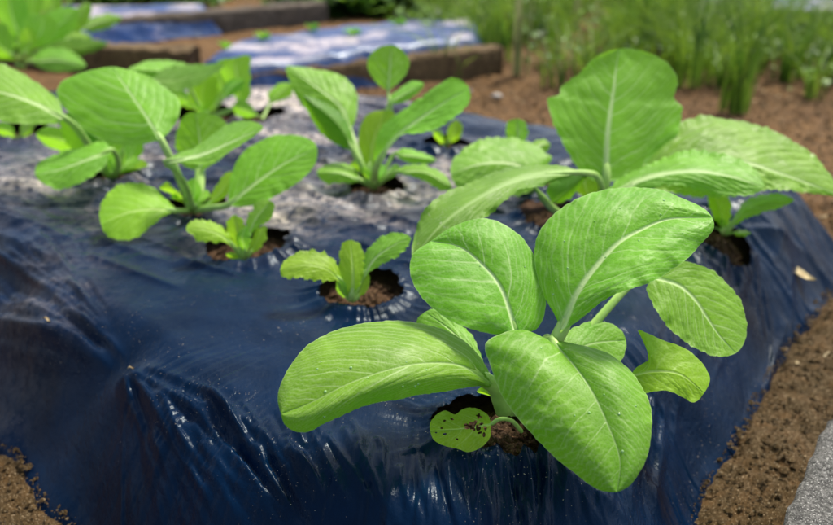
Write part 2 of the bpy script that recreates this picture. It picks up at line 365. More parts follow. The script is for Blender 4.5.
# film is ragged where it goes under the soil
keep &= (S > -.055)
V = np.stack([X, Y, Z], -1).reshape(-1, 3); F = grid_faces(len(ys), NXF); kv = keep.ravel()
F = F[kv[F].all(1)]
used = np.unique(F); mp_ = -np.ones(len(V), int); mp_[used] = np.arange(len(used))
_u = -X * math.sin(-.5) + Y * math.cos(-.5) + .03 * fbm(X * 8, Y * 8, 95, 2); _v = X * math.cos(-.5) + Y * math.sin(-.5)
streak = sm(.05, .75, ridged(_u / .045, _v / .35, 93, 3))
dust_glare = sm(.84, 1.12, Y) * sm(.20, -.02, X) * sm(-.15, .35, fbm(X * 4.5, Y * 4.5, 91, 3)) * streak * .6  # sky glare on the far film, painted in as pale streaks and patches
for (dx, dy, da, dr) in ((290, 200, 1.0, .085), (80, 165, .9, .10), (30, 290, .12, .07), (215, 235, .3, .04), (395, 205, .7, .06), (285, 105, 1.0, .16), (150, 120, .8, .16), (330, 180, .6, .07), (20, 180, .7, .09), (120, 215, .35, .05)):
    _g = G(dx, dy); dust_glare = np.maximum(dust_glare, da * np.exp(-(np.hypot((X - _g[0]), (Y - _g[1]) * .8) / dr) ** 2) * (.36 + .64 * streak))
film = mesh_obj('mulch_film', V[used], mp_[F], M_FILM, attrs={'dust_glare': dust_glare.ravel()[used]})
tag(film, 'dark blue wrinkled plastic mulch film stretched over the near planting bed', 'plastic sheet')

# ground: one sheet to the horizon with the bed's mound in it
gy = [.25]
while gy[-1] < 120: gy.append(gy[-1] + max(.0045, .0055 * gy[-1] ** 1.6))
gy = np.array(gy); NXG = 420
ug = np.linspace(-1, 1, NXG); GX = (np.sign(ug) * np.abs(ug) ** 1.0)[None, :] * (.45 + .85 * gy[:, None]); GY = np.repeat(gy[:, None], NXG, 1)
bz, bs_s = bed(GX, GY)
gz = np.maximum(bz, GZ) - .008 * sm(-.01, .05, bs_s)
fade = sm(6, 2, GY)
gn = (.012 * fbm(GX * 9, GY * 9, 101, 4) + .006 * fbm(GX * 60, GY * 60, 103, 4)) * fade
path_soil = sm(.02, -.03, bs_s)
gz = gz + gn * (.25 + .75 * path_soil) - .012 * (1 - path_soil) + .05 * fbm(GX * .3, GY * .3, 107, 2) * sm(4, 12, GY)
for (hx, hy, r) in HOLES:
    q = np.hypot(GX - hx, GY - hy); gz = gz + np.exp(-(q / (r * .75)) ** 2) * .011 + (q < r * 1.2) * .003 * fbm(GX * 110, GY * 110, 111, 3)
ground = mesh_obj('ground', np.stack([GX, GY, gz], -1).reshape(-1, 3), grid_faces(len(gy), NXG), M_SOIL, mats=[M_SOIL, M_BEDSOIL],
                  fmat=((bs_s[:-1, :-1] > .03).astype(np.int32).ravel()))
tag(ground, 'brown garden soil of the paths and under the beds', kind='structure')
def ground_z(x, y):
    b, s = bed(np.array([x]), np.array([y])); return float(max(b[0], GZ) - (.012 if s[0] > .02 else 0))

# crumbs of soil and grit
rng = np.random.default_rng(4)
def blobs(pts, sizes, seed):
    base = np.array([(0, 0, 1), (.9, 0, .1), (.28, .85, 0), (-.72, .5, .1), (-.7, -.55, 0), (.3, -.85, .1), (0, 0, -.8)], float)
    fs = np.array([(0, 1, 2), (0, 2, 3), (0, 3, 4), (0, 4, 5), (0, 5, 1), (6, 2, 1), (6, 3, 2), (6, 4, 3), (6, 5, 4), (6, 1, 5)])
    r = np.random.default_rng(seed); n = len(pts)
    ang = r.random(n) * 6.28; V = base[None] * (1 + .35 * (r.random((n, 7, 1)) - .5)) * sizes[:, None, None] * (.6 + .8 * r.random((n, 1, 3)))
    c, s = np.cos(ang)[:, None], np.sin(ang)[:, None]
    V = np.stack([V[..., 0] * c - V[..., 1] * s, V[..., 0] * s + V[..., 1] * c, V[..., 2] * .8], -1) + pts[:, None, :]
    return V.reshape(-1, 3), (fs[None] + 7 * np.arange(n)[:, None, None]).reshape(-1, 3)
P_ = []; S_ = []
for (x0, x1, y0, y1, n) in ((-.62, -.25, .40, .95, 14000), (.18, .95, .40, 1.3, 42000), (-.3, 1.3, 1.3, 2.4, 8000)):
    xs_ = rng.uniform(x0, x1, n); yy = rng.uniform(y0, y1, n); _, s_ = bed(xs_, yy); m = s_ < .003
    xs_, yy = xs_[m], yy[m]; b_, s_ = bed(xs_, yy)
    zz = np.maximum(b_, GZ) + .012 * fbm(xs_ * 9, yy * 9, 101, 4) * sm(.02, -.03, s_) + .002
    P_.append(np.stack([xs_, yy, zz], -1)); S_.append(.0009 + .0034 * rng.random(len(xs_)) ** 7 + (y0 > 1.2) * .002)
a_, b_ = blobs(np.concatenate(P_), np.concatenate(S_), 5)
tag(mesh_obj('soil_crumbs', a_, b_, M_CRUMB, smooth=False), 'loose crumbs of soil and grit along the edge of the film', 'soil crumbs', kind='stuff')
def bits(name, label, boxes, n, ln, mat, seed):
    r = np.random.default_rng(seed); V = []; F = []
    for (x0, x1, y0, y1) in boxes:
        xs2 = r.uniform(x0, x1, n); ys2 = r.uniform(y0, y1, n); b2, s2 = bed(xs2, ys2)
        for x, y, b, s_ in zip(xs2, ys2, b2, s2):
            if s_ > .0: continue
            a = r.random() * 3.14; l = ln * (.4 + r.random() ** 2 * 1.6); w_ = .0007 + .0012 * r.random(); z = max(b, GZ) + .004 + .006 * r.random(); o = len(V); e = r.normal(0, .15)
            c, s3 = math.cos(a), math.sin(a)
            for t in (-.5, 0, .5):
                for q in (-1, 1): V.append((x + c * l * t - s3 * w_ * q + .1 * l * (t * t) * s3, y + s3 * l * t + c * w_ * q, z + e * l * t + .001 * q))
            F += [(o, o + 1, o + 3, o + 2), (o + 2, o + 3, o + 5, o + 4)]
    return tag(mesh_obj(name, np.array(V), np.array(F), mat), label, 'plant litter', kind='stuff')
bits('straw_bits', 'scattered bits of dry straw and root on the soil', [(.18, .9, .42, 1.3), (-.62, -.25, .42, .9), (-.2, 1.4, 1.3, 2.2)], 110, .011, M_DRY, 31)
P_ = []; S_ = []
for (hx, hy, r) in HOLES:
    n = 420; a = rng.random(n) * 6.28; q = r * np.sqrt(rng.random(n)) * 1.02
    P_.append(np.stack([hx + np.cos(a) * q, hy + np.sin(a) * q, -.012 + .011 * np.exp(-(q / (r * .75)) ** 2) + 0 * q], -1)); S_.append(.0010 + .0040 * rng.random(n) ** 3)
P_ = np.concatenate(P_); P_[:, 2] += bed(P_[:, 0], P_[:, 1])[0] - .004
a_, b_ = blobs(P_, np.concatenate(S_), 8)
tag(mesh_obj('bed_soil_crumbs', a_, b_, M_BEDSOIL, smooth=False), 'dark crumbly soil showing in the planting holes', 'soil crumbs', kind='stuff')

# ------------------------------------------------------------------ leaves and stalks
def curve(pts, n, post=None):
    P = np.asarray(pts, float)
    if len(P) == 2: P = np.array([P[0], (P[0] + P[1]) / 2, P[1]])
    ext = np.vstack([2 * P[0] - P[1], P, 2 * P[-1] - P[-2] if post is None else np.array(post, float)]); out = []
    for i in range(1, len(ext) - 2):
        p0, p1, p2, p3 = ext[i - 1:i + 3]
        d0, d1, d2 = [max(np.linalg.norm((b - a)[:2]), 1e-6) ** .5 for a, b in ((p0, p1), (p1, p2), (p2, p3))]
        t = np.linspace(0, 1, 24, endpoint=False)[:, None]
        m1 = (p2 - p1) + d1 * ((p1 - p0) / d0 - (p2 - p0) / (d0 + d1)); m2 = (p2 - p1) + d1 * ((p3 - p2) / d2 - (p3 - p1) / (d1 + d2))
        out.append((2 * t**3 - 3 * t**2 + 1) * p1 + (t**3 - 2 * t**2 + t) * m1 + (-2 * t**3 + 3 * t**2) * p2 + (t**3 - t**2) * m2)
    out = np.vstack(out + [P[-1:]]); L = np.r_[0, np.cumsum(np.linalg.norm(np.diff(out[:, :2], axis=0), axis=1))]; L /= L[-1]
    t = np.linspace(0, 1, n); return np.stack([np.interp(t, L, out[:, k]) for k in range(3)], -1)
def tube(name, pts, r0, r1, mat, parent, flat=1.0, seg_=12, n=26, r_mid=None):
    P = curve3(pts, n); T = np.gradient(P, axis=0); T /= np.linalg.norm(T, axis=1)[:, None] + 1e-12
    up = np.array([0.1, -1.0, .35]); A = np.cross(T, up); A /= np.linalg.norm(A, axis=1)[:, None] + 1e-9; B = np.cross(A, T)
    t = np.linspace(0, 1, n); R = r0 + (r1 - r0) * t ** .8
    R[0] *= .7; R *= 1 - .75 * sm(.78, 1.0, t)
    ang = np.linspace(0, 2 * math.pi, seg_, endpoint=False)
    ca = np.cos(ang); sa = np.sin(ang) * flat
    sa = np.where(sa > 0, sa * .6, sa)                         # channelled on the upper side
    V = P[:, None] + R[:, None, None] * (A[:, None] * ca[None, :, None] + B[:, None] * sa[None, :, None])
    F = []
    for i in range(n - 1):
        for j in range(seg_):
            F.append((i * seg_ + j, i * seg_ + (j + 1) % seg_, (i + 1) * seg_ + (j + 1) % seg_, (i + 1) * seg_ + j))
    return mesh_obj(name, V.reshape(-1, 3), np.array(F), mat, parent)
def curve3(pts, n):
    P = np.asarray(pts, float)
    if len(P) == 2: P = np.array([P[0], (P[0] + P[1]) / 2, P[1]])
    ext = np.vstack([2 * P[0] - P[1], P, 2 * P[-1] - P[-2]]); out = []
    for i in range(1, len(ext) - 2):
        p0, p1, p2, p3 = ext[i - 1:i + 3]; t = np.linspace(0, 1, 16, endpoint=False)[:, None]
        out.append(.5 * ((2 * p1) + (p2 - p0) * t + (2 * p0 - 5 * p1 + 4 * p2 - p3) * t**2 + (3 * p1 - p0 - 3 * p2 + p3) * t**3))
    out = np.vstack(out + [P[-1:]]); L = np.r_[0, np.cumsum(np.linalg.norm(np.diff(out, axis=0), axis=1))]; L /= L[-1]
    t = np.linspace(0, 1, n); return np.stack([np.interp(t, L, out[:, k]) for k in range(3)], -1)

SEED = [100]
def leaf(plant, mat, mid, L, R, dl=.02, dr=.0, cup=0.0, nv=7, quilt=1.0, serr=.6, wave=1.0, stalk=None, sr=(.004, .0025), slope=.42,
         bite=None, drops=0, res=1.0, veinw=1.0, label=None, mid_vis=1.0):
    """blade spanned between the midrib and its two margins; dl / dr = how much deeper the margins lie than the midrib"""
    SEED[0] += 7; sd = SEED[0]
    mid = np.asarray(mid, float); ln = np.sum(np.linalg.norm(np.diff(mid[:, :2], axis=0), axis=1))
    nt_ = int(np.clip(ln * 1.25 * res, 60, 230)); nc = int(np.clip(ln * .50 * res, 14, 80))
    M = curve(mid, nt_); t = np.linspace(0, 1, nt_)
    def side(E, dd, other):
        E = [(*p[:2], 0) if len(p) == 2 else p for p in E]
        c = curve([(*mid[0][:2], 0)] + E + [(*mid[-1][:2], 0)], nt_, post=(*other[-1][:2], 0))
        c[:, 2] = c[:, 2] + M[:, 2] + dd * np.sin(np.pi * np.clip(t, 0, 1)) ** .8
        return c
    scale = mid[:, 2].mean() / FPX                           # metres per pixel
    grids = []; att = []
    for sgn, E, dd in ((-1, L, dl), (1, R, dr)):
        e = side(E, dd, R if sgn < 0 else L); v = np.linspace(0, 1, nc) ** .9
        vv = np.repeat(v[None], nt_, 0); tt = np.repeat(t[:, None], nc, 1)
        dirn = e - M; wl = np.linalg.norm(dirn[:, :2], axis=1)[:, None] + 1e-6
        P = M[:, None] + dirn[:, None] * vv[..., None]
        body = np.sin(np.pi * tt) ** .5
        sr_ = serr * (vn(tt * 42, tt * 0 + sgn * 3, sd) * .7 + .55 * np.sin(tt * 2 * math.pi * ln / 9 + 2 * vn(tt * 6, tt * 0, sd)) + vn(tt * 95, tt * 0 + sgn * 5, sd + 1) * .5 + vn(tt * 11, tt * 0 + sgn, sd + 2) * 1.1) + ln * .011 * vn(tt * 5.5, tt * 0 + sgn * 2, sd + 12)
        P[..., :2] += (dirn[:, None, :2] / wl[..., None]) * (sr_ * vv ** 6 * body)[..., None]
        P[..., 2] += -cup * np.sin(np.pi * vv * .9) * body + wave * .0040 * ln / 150 * (vv ** 3) * body * (vn(tt * 7, vv * 1.2 + 5 * sgn, sd + 3) + .5 * vn(tt * 17, vv * 2 + sgn, sd + 4))
        s_ = tt - slope * (vv * .85 + .35 * vv ** 2) * (wl / wl.max()) + .012 * vn(tt * 6, vv * 5, sd + 5) + .03 * sgn
        ph = s_ * nv / .85 + .5 * vn(s_ * 4, vv * .6 + sgn, sd + 6); dist = np.abs(ph - np.round(ph))
        ww = .042 * (1 - .6 * vv) * veinw * 110 / max(ln, 70)
        lat = np.exp(-(dist / (ww * .8 + .010)) ** 2) * (1 - .75 * vv) * sm(-.1, .1, s_) * sm(1.0, .85, tt) * (.62 + .2 * vn(ph, 0 * ph, sd + 21))
        ph2 = ph * 3 + 2.2 * vv + .3 * vn(tt * 20, vv * 14, sd + 8); d2 = np.abs(ph2 - np.round(ph2)); lat2 = np.exp(-(d2 / .13) ** 2) * .20 * sm(.05, .3, vv)
        px = vv * wl
        mw = (2.5 * (1 - tt) ** 1.1 + .35) * min(1.3, ln / 150) * mid_vis
        mr = np.exp(-(px / (mw + .15)) ** 3) * (1 - .30 * tt) * min(1.15, mid_vis + .15)
        vein = np.clip(mr + lat * sm(0, 2, px) + lat2, 0, 1)
        rim = sm(.985, 1, vv) * .8
        puff = quilt * (.50 if ln > 130 else .75) * scale * ln * .0065 * (np.clip(np.sin(np.pi * dist), 0, 1) ** .7) * np.sin(np.pi * np.clip(vv, 0, 1) * .93) * body
        puff = puff + quilt * scale * ln * .007 * fbm(tt * 9, vv * 4 + sgn * 7, sd + 9, 3) * sm(0, .25, vv) * body - mr * scale * 1.1
        w3 = W(P); a = np.gradient(w3, axis=0); b = np.gradient(w3, axis=1); nn = np.cross(a, b) * sgn; nn /= np.linalg.norm(nn, axis=2)[..., None] + 1e-12
        flip = 1
        camv = np.array([0, 0, CH]) - w3
        f_ = np.where((nn * camv).sum(-1) < 0, -1, 1).mean(); nn = nn * (1 if f_ >= 0 else -1)
        w3 = w3 + nn * puff[..., None]
        grids.append(w3); att.append((vein, rim, tt, vv * sgn))
    g0 = grids[0][:, ::-1]; full = np.concatenate([g0[:, :-1], grids[1]], 1)     # left margin .. midrib .. right margin
    cat = lambda k: np.concatenate([att[0][k][:, ::-1][:, :-1], att[1][k]], 1)
    m = full.shape[1]; F = grid_faces(nt_, m); V = full.reshape(-1, 3)
    e1 = V[F[:, 1]] - V[F[:, 0]]; e2 = V[F[:, 3]] - V[F[:, 0]]; fn = np.cross(e1, e2).sum(0); cc = np.array([0, 0, CH]) - V.mean(0)
    if fn @ cc < 0: F = F[:, ::-1]
    if bite is not None:
        cen = V[F].mean(1); T_ = cat(2).ravel()[F[:, 0]]; S2 = cat(3).ravel()[F[:, 0]]
        F = F[~bite(T_, S2)]
    lf = mesh_obj('leaf', V, F, LM[mat], plant, attrs={'vein': cat(0), 'rim': cat(1)})
    if label: lf['label'] = label
    if drops:
        r_ = np.random.default_rng(sd); vs = []; fs = []
        nrm = np.array([0, 0, 1.0]); Pf = full
        for _ in range(drops):
            i_ = int(r_.uniform(.15, .8) * nt_); j_ = int(r_.uniform(.15, .85) * m); c0 = Pf[i_, j_]
            n_ = np.cross(Pf[i_ + 1, j_] - c0, Pf[i_, j_ + 1] - c0); n_ /= np.linalg.norm(n_) + 1e-12
            if n_ @ (np.array([0, 0, CH]) - c0) < 0: n_ = -n_
            a1 = np.cross(n_, (1, .2, 0)); a1 /= np.linalg.norm(a1); a2 = np.cross(n_, a1); rr_ = r_.uniform(.0005, .0011); o_ = len(vs)
            for lat_ in range(4):
                th = lat_ / 4 * math.pi / 2
                for q in range(8): vs.append(c0 + n_ * (math.sin(th) * rr_ * .6 + .0001) + (a1 * math.cos(q * math.pi / 4) + a2 * math.sin(q * math.pi / 4)) * math.cos(th) * rr_)
            vs.append(c0 + n_ * (rr_ * .6 + .0001))
            for lat_ in range(3):
                for q in range(8): fs.append((o_ + lat_ * 8 + q, o_ + lat_ * 8 + (q + 1) % 8, o_ + lat_ * 8 + 8 + (q + 1) % 8, o_ + lat_ * 8 + 8 + q))
            for q in range(8): fs.append((o_ + 24 + q, o_ + 24 + (q + 1) % 8, o_ + 32))
        dr_ = mesh_obj('water_droplets', np.array(vs) - np.array(plant.location), fs, M_WATER); dr_.parent = lf; dr_['kind'] = 'stuff'
    if stalk is not None:
        pts = [W(np.array(p, float)) for p in stalk]
        mi = max(2, int(nt_ * .20)); q = [W(M[0]), W(M[mi])]
        off = (q[0] - np.array([0, 0, CH])); off /= np.linalg.norm(off)
        pts = pts + [q[0] + off * sr[1] * 1.0, q[1] + off * sr[1] * .9]
        st = tube('leaf_stalk', pts, sr[0], sr[1], M_STALK, plant)
        st.parent = lf; st.location = (0, 0, 0)
    return lf
def plant(name, px, py, label, cat, group=None, z=-.004):
    return empty(name, G(px, py, z), label, cat, group)
GR = 'leafy greens planted in the film covered bed'

# --- big plant in front
p = plant('bok_choy', 505, 418, 'largest bok choy in front, broad pale leaves spreading over its film hole', 'vegetable plant', GR)
cr = (506, 412, .635)
leaf(p, 'mat', [(517, 334, .600), (500, 286, .612), (482, 264, .622), (460, 247, .632), (431, 241, .640)],
     [(496, 334), (469, 328), (441, 315), (421, 297), (410, 272), (414, 254)], [(538, 328), (547, 303), (537, 263), (513, 232), (486, 220), (455, 225)],
     dl=-.012, dr=.020, cup=.006, nv=5, serr=.3, drops=3, stalk=[cr, (512, 380, .615)], sr=(.0075, .0042))
leaf(p, 'mat', [(560, 333, .600), (578, 291, .600), (596, 266, .603), (619, 242, .608), (640, 230, .612), (668, 219, .615), (712, 217, .612)],
     [(556, 318), (545, 298), (535, 270), (534, 247), (541, 228), (561, 208), (592, 192), (628, 187), (658, 189), (690, 201), (705, 209)],
     [(576, 322), (600, 302), (626, 292), (661, 275), (688, 257), (704, 240), (714, 227)],
     dl=.040, dr=-.030, cup=.008, nv=6, serr=.4, drops=12, stalk=[cr, (530, 380, .62)], sr=(.0080, .0050), quilt=1.2)
leaf(p, 'mat', [(548, 339, .602), (566, 356, .585), (590, 388, .560), (608, 425, .541), (620, 460, .528), (617, 492, .521)],
     [(580, 345), (612, 355), (633, 371), (645, 392), (652, 418), (650, 447), (641, 472), (630, 486)], [(524, 330), (502, 334), (486, 344), (491, 366), (499, 389), (515, 412), (543, 445), (572, 471), (588, 484), (602, 491)],
     dl=.020, dr=.022, cup=.010, nv=6, serr=.35, drops=7, veinw=.35, stalk=[cr, (530, 385, .638), (548, 356, .628)], sr=(.0085, .0028), quilt=.7, mid_vis=.40)
leaf(p, 'mat', [(492, 384, .606), (462, 366, .592), (430, 363, .578), (395, 368, .566), (350, 383, .556), (312, 402, .550), (281, 414, .548)],
     [(489, 388), (478, 386), (440, 391), (400, 399), (362, 408), (325, 424), (308, 431), (294, 430), (285, 424)], [(486, 366), (470, 347), (446, 332), (412, 324), (370, 322), (336, 330), (306, 346), (285, 375), (278, 396)],
     dl=.004, dr=.050, cup=.010, nv=7, serr=.35, drops=16, stalk=[(506, 414, .632), (500, 398, .622)], sr=(.0078, .0052), quilt=.55, slope=.5, mid_vis=.35)
leaf(p, 'mat', [(492, 384, .635), (470, 350, .652), (448, 328, .665), (425, 312, .675)], [(470, 372), (440, 350), (418, 332), (417, 320)], [(486, 368), (479, 350), (470, 331), (450, 317), (435, 309)],
     dl=.0, dr=.01, nv=5, stalk=[(508, 410, .637)], sr=(.005, .003))
leaf(p, 'bright', [(566, 356, .640), (590, 344, .655), (626, 340, .668)], [(563, 337), (576, 326), (597, 320), (618, 327)], [(575, 368), (598, 374), (618, 362), (626, 350)],
     dl=.012, dr=-.01, nv=6, serr=.7, stalk=[(510, 410, .64), (540, 380, .638)], sr=(.005, .003))
leaf(p, 'young', [(630, 376, .605), (655, 371, .600), (680, 374, .597), (704, 393, .592)], [(636, 368), (652, 356), (646, 343), (638, 329), (650, 334), (664, 341), (684, 348), (700, 360), (710, 378)],
     [(636, 394), (650, 392), (668, 391), (682, 397), (694, 402)], dl=.016, dr=-.006, nv=5, serr=.35, stalk=[(510, 412, .637), (570, 392, .622)], sr=(.0055, .0032), slope=.5)
leaf(p, 'bright', [(652, 277, .690), (679, 285, .685), (695, 299, .680), (707, 317, .675), (720, 336, .670), (736, 353, .665)],
     [(661, 270), (679, 262), (702, 267), (722, 277), (737, 295), (745, 318), (745, 340)], [(647, 288), (654, 305), (664, 322), (680, 338), (697, 350), (716, 356)],
     dl=.016, dr=-.016, nv=7, serr=.8, stalk=[(514, 410, .642), (580, 340, .665), (630, 285, .685)], sr=(.005, .003), label='yellow green drooping leaf at the right of the plant')
rb = random.Random(9); spots = [(min(.5, max(.12, rb.gauss(.27, .11))), max(-.6, min(.6, rb.gauss(0, .34))), rb.uniform(.018, .044), rb.uniform(.06, .17)) for _ in range(20)] + [(.72, .5, .022, .06), (.75, -.3, .025, .07), (.8, .1, .018, .05), (.6, .6, .025, .06), (.88, -.3, .018, .06), (.58, -.5, .02, .06)]
def bitef(T_, S2):
    m = np.zeros(len(T_), bool)
    for a, b, ra, rb_ in spots: m |= ((T_ - a + .25 * (S2 - b) * .2) / ra) ** 2 + ((S2 - b) / rb_) ** 2 < 1 + .5 * np.sin(40 * T_ + 13 * S2)
    return m
leaf(p, 'young', [(491, 424, .606), (474, 427, .602), (455, 429, .600), (430, 430, .603)], [(490, 437), (482, 447), (470, 452), (458, 449), (444, 445), (434, 440)], [(488, 415), (477, 408), (464, 408), (455, 414), (445, 411), (435, 416), (430, 423)],
     dl=-.004, dr=.008, nv=4, serr=.25, quilt=.6, stalk=[(522, 432, .632), (512, 421, .615), (500, 419, .606)], sr=(.0018, .0016), bite=bitef, res=3.0, label='lowest leaf, small and riddled with insect holes')

# --- tall plant behind it on the right
p = plant('mustard_green', 600, 222, 'tall leafy green at upper right with one upright oval leaf', 'vegetable plant', GR)
leaf(p, 'bright', [(606, 182, .975), (608, 132, .985), (614, 88, 1.0), (616, 70, 1.008), (619, 49, 1.012)],
     [(588, 178), (574, 160), (560, 136), (551, 116), (549, 99), (559, 95), (564, 84), (579, 73), (596, 57)], [(636, 176), (660, 158), (676, 137), (682, 120), (684, 108), (675, 97), (676, 80), (664, 62), (644, 52)],
     dl=.012, dr=.018, cup=-.004, nv=7, serr=.9, stalk=[(600, 220, 1.02), (604, 205, 1.0)], sr=(.008, .005), veinw=.9, mid_vis=1.35)
leaf(p, 'bright', [(640, 182, .98), (700, 160, .97), (744, 162, .96), (780, 173, .955), (838, 194, .95)], [(650, 145), (676, 125), (700, 115), (726, 117), (757, 124), (790, 138), (820, 160)], [(662, 192), (700, 196), (740, 194), (780, 190), (812, 193)],
     dl=.06, dr=-.02, nv=9, serr=1.2, quilt=1.5, wave=2, stalk=[(602, 218, 1.02), (620, 200, .99)], sr=(.006, .004))
leaf(p, 'bright', [(604, 202, .90), (640, 180, .89), (688, 171, .88), (730, 176, .87), (764, 187, .86)], [(610, 186), (636, 170), (668, 156), (688, 150), (716, 154), (742, 161), (758, 172)], [(622, 200), (650, 190), (676, 187), (706, 193), (732, 198), (752, 195)],
     dl=.05, dr=-.012, nv=9, serr=1.3, quilt=1.3, wave=1.6, stalk=[(600, 220, 1.02), (598, 212, .95)], sr=(.006, .004))
leaf(p, 'speck', [(586, 173, .86), (548, 173, .83), (510, 182, .80), (470, 203, .77), (438, 228, .75), (413, 258, .74)], [(571, 168), (547, 164), (517, 165), (500, 169), (475, 180), (451, 190), (430, 205), (415, 232)], [(568, 177), (546, 186), (522, 191), (506, 202), (486, 217), (462, 236), (436, 252)],
     dl=.045, dr=-.012, nv=9, serr=.8, quilt=.6, wave=2.4, stalk=[(598, 222, 1.02), (602, 195, .98), (598, 178, .91)], sr=(.005, .003), label='speckled leaf arching forward and left')
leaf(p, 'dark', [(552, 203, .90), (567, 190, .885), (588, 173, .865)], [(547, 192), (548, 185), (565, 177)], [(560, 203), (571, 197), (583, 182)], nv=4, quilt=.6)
leaf(p, 'young', [(590, 200, .99), (585, 185, .985), (583, 168, .99)], [(578, 192), (572, 178)], [(600, 190), (598, 172)], nv=4, stalk=[(598, 222, 1.02)], sr=(.005, .003))
tube('leaf_stalk', [W(np.array(q, float)) for q in ((582, 224, 1.0), (564, 216, .96), (552, 208, .92), (541, 196, .88), (533, 184, .86))], .0055, .004, M_STALK, p)

# --- plant behind, left of the tall one
p = plant('mustard_green', 530, 196, 'half hidden broad leaved plant left of the tall upright leaf', 'vegetable plant', GR)
leaf(p, 'mat', [(540, 172, 1.04), (510, 163, 1.03), (480, 164, 1.02), (451, 174, 1.01)], [(552, 158), (540, 147), (515, 139), (487, 138), (464, 149), (452, 162)], [(530, 190), (500, 197), (470, 192), (456, 184)], dl=.05, dr=-.01, nv=7, serr=1.2, quilt=1.5, wave=2, stalk=[(530, 194, 1.09)])
leaf(p, 'bright', [(518, 144, 1.09), (518, 132, 1.095), (516, 119, 1.10)], [(509, 140), (505, 130), (509, 121)], [(526, 140), (528, 130), (524, 121)], nv=4, stalk=[(530, 190, 1.10), (522, 165, 1.09)], sr=(.003, .002))
leaf(p, 'bright', [(528, 152, 1.09), (538, 145, 1.095), (550, 144, 1.10)], [(531, 145), (542, 139)], [(538, 153), (548, 150)], nv=3, stalk=[(530, 190, 1.10), (527, 170, 1.09)], sr=(.003, .002))

# --- small plant on the right
p = plant('mustard_green', 724, 234, 'small narrow leaved plant at the right, under the long side leaves of the tall plant', 'vegetable plant', GR)
leaf(p, 'young', [(724, 228, .975), (720, 210, .965), (713, 188, .96)], [(715, 220), (709, 204), (707, 192)], [(729, 222), (731, 206), (724, 190)], nv=5, serr=.6, stalk=[(724, 234, .985)], sr=(.004, .003))
leaf(p, 'bright', [(731, 226, .975), (744, 210, .965), (764, 202, .96), (794, 200, .955)], [(736, 213), (747, 201), (765, 194), (784, 195)], [(738, 224), (753, 216), (774, 210), (788, 204)], dl=.02, nv=5, serr=.6, stalk=[(725, 234, .985)], sr=(.004, .003))
leaf(p, 'young', [(733, 233, .972), (741, 233, .965), (751, 233, .96)], [(738, 230), (746, 230)], [(738, 236), (746, 236)], nv=3, stalk=[(725, 235, .985)], sr=(.002, .0015))

# --- plant in the middle distance
p = plant('mustard_green', 374, 190, 'middle plant behind the seedlings with a small round leaf standing on top', 'vegetable plant', GR)
c_ = (374, 188, 1.12)
leaf(p, 'bright', [(388, 91, 1.13), (390, 70, 1.135), (391, 45, 1.14)], [(378, 84), (369, 72), (368, 60), (375, 50)], [(397, 84), (407, 72), (409, 61), (402, 50)], nv=5, serr=.3, stalk=[c_, (380, 150, 1.12), (390, 112, 1.125)], sr=(.005, .003))
leaf(p, 'bright', [(388, 104, 1.12), (402, 95, 1.12), (424, 84, 1.12)], [(392, 95), (401, 87), (414, 81)], [(397, 104), (408, 100), (418, 93)], nv=4, serr=.3, stalk=[c_, (382, 140, 1.12)], sr=(.004, .002))
leaf(p, 'bright', [(376, 168, 1.07), (392, 141, 1.05), (422, 117, 1.03), (448, 100, 1.02), (469, 88, 1.02)], [(374, 152), (378, 134), (390, 120), (408, 108), (432, 88), (454, 78)], [(384, 158), (392, 144), (403, 135), (420, 134), (440, 128), (460, 114), (470, 101)], dl=.03, dr=-.03, nv=8, serr=.8, quilt=1.3, stalk=[c_], sr=(.007, .004))
leaf(p, 'young', [(370, 172, 1.11), (373, 142, 1.115), (386, 110, 1.12)], [(362, 155), (358, 132), (368, 114)], [(382, 150), (393, 128), (394, 112)], nv=5, stalk=[c_], sr=(.006, .004))
leaf(p, 'bright', [(350, 132, 1.14), (342, 108, 1.15), (318, 88, 1.16), (286, 67, 1.17)], [(336, 124), (312, 112), (296, 97), (289, 80)], [(356, 118), (357, 95), (346, 78), (318, 70)], dl=.0, dr=.03, nv=6, quilt=1.4, wave=2, stalk=[c_, (362, 165, 1.12)], sr=(.006, .004))
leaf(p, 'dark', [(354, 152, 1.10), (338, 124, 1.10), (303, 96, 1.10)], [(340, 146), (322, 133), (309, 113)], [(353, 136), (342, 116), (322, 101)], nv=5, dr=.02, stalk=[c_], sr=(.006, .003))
leaf(p, 'bright', [(362, 181, 1.10), (342, 173, 1.09), (317, 172, 1.09)], [(352, 166), (332, 163)], [(346, 183), (326, 183)], dl=.03, nv=4, stalk=[c_], sr=(.004, .003))
leaf(p, 'bright', [(394, 172, 1.08), (425, 172, 1.06), (452, 188, 1.04)], [(404, 166), (424, 165), (443, 174)], [(410, 176), (424, 181), (441, 190)], nv=4, stalk=[c_, (384, 180, 1.10)], sr=(.004, .002))
leaf(p, 'bright', [(394, 154, 1.11), (415, 156, 1.10), (436, 160, 1.09)], [(404, 148), (420, 152)], [(404, 161), (420, 164)], nv=4, stalk=[c_, (384, 172, 1.11)], sr=(.004, .002))
p = plant('mustard_green', 447, 146, 'tiny seedling far back in its own film hole, right of the middle plant', 'seedling', GR)
leaf(p, 'young', [(448, 144, 1.30), (454, 134, 1.29), (457, 120, 1.29)], [(447, 136), (450, 124)], [(460, 137), (462, 125)], nv=3, stalk=[(447, 148, 1.31)], sr=(.003, .002))
leaf(p, 'young', [(445, 145, 1.30), (439, 137, 1.29), (433, 131, 1.29)], [(438, 142), (434, 136)], [(444, 137), (439, 131)], nv=3, stalk=[(446, 148, 1.31)], sr=(.003, .002))

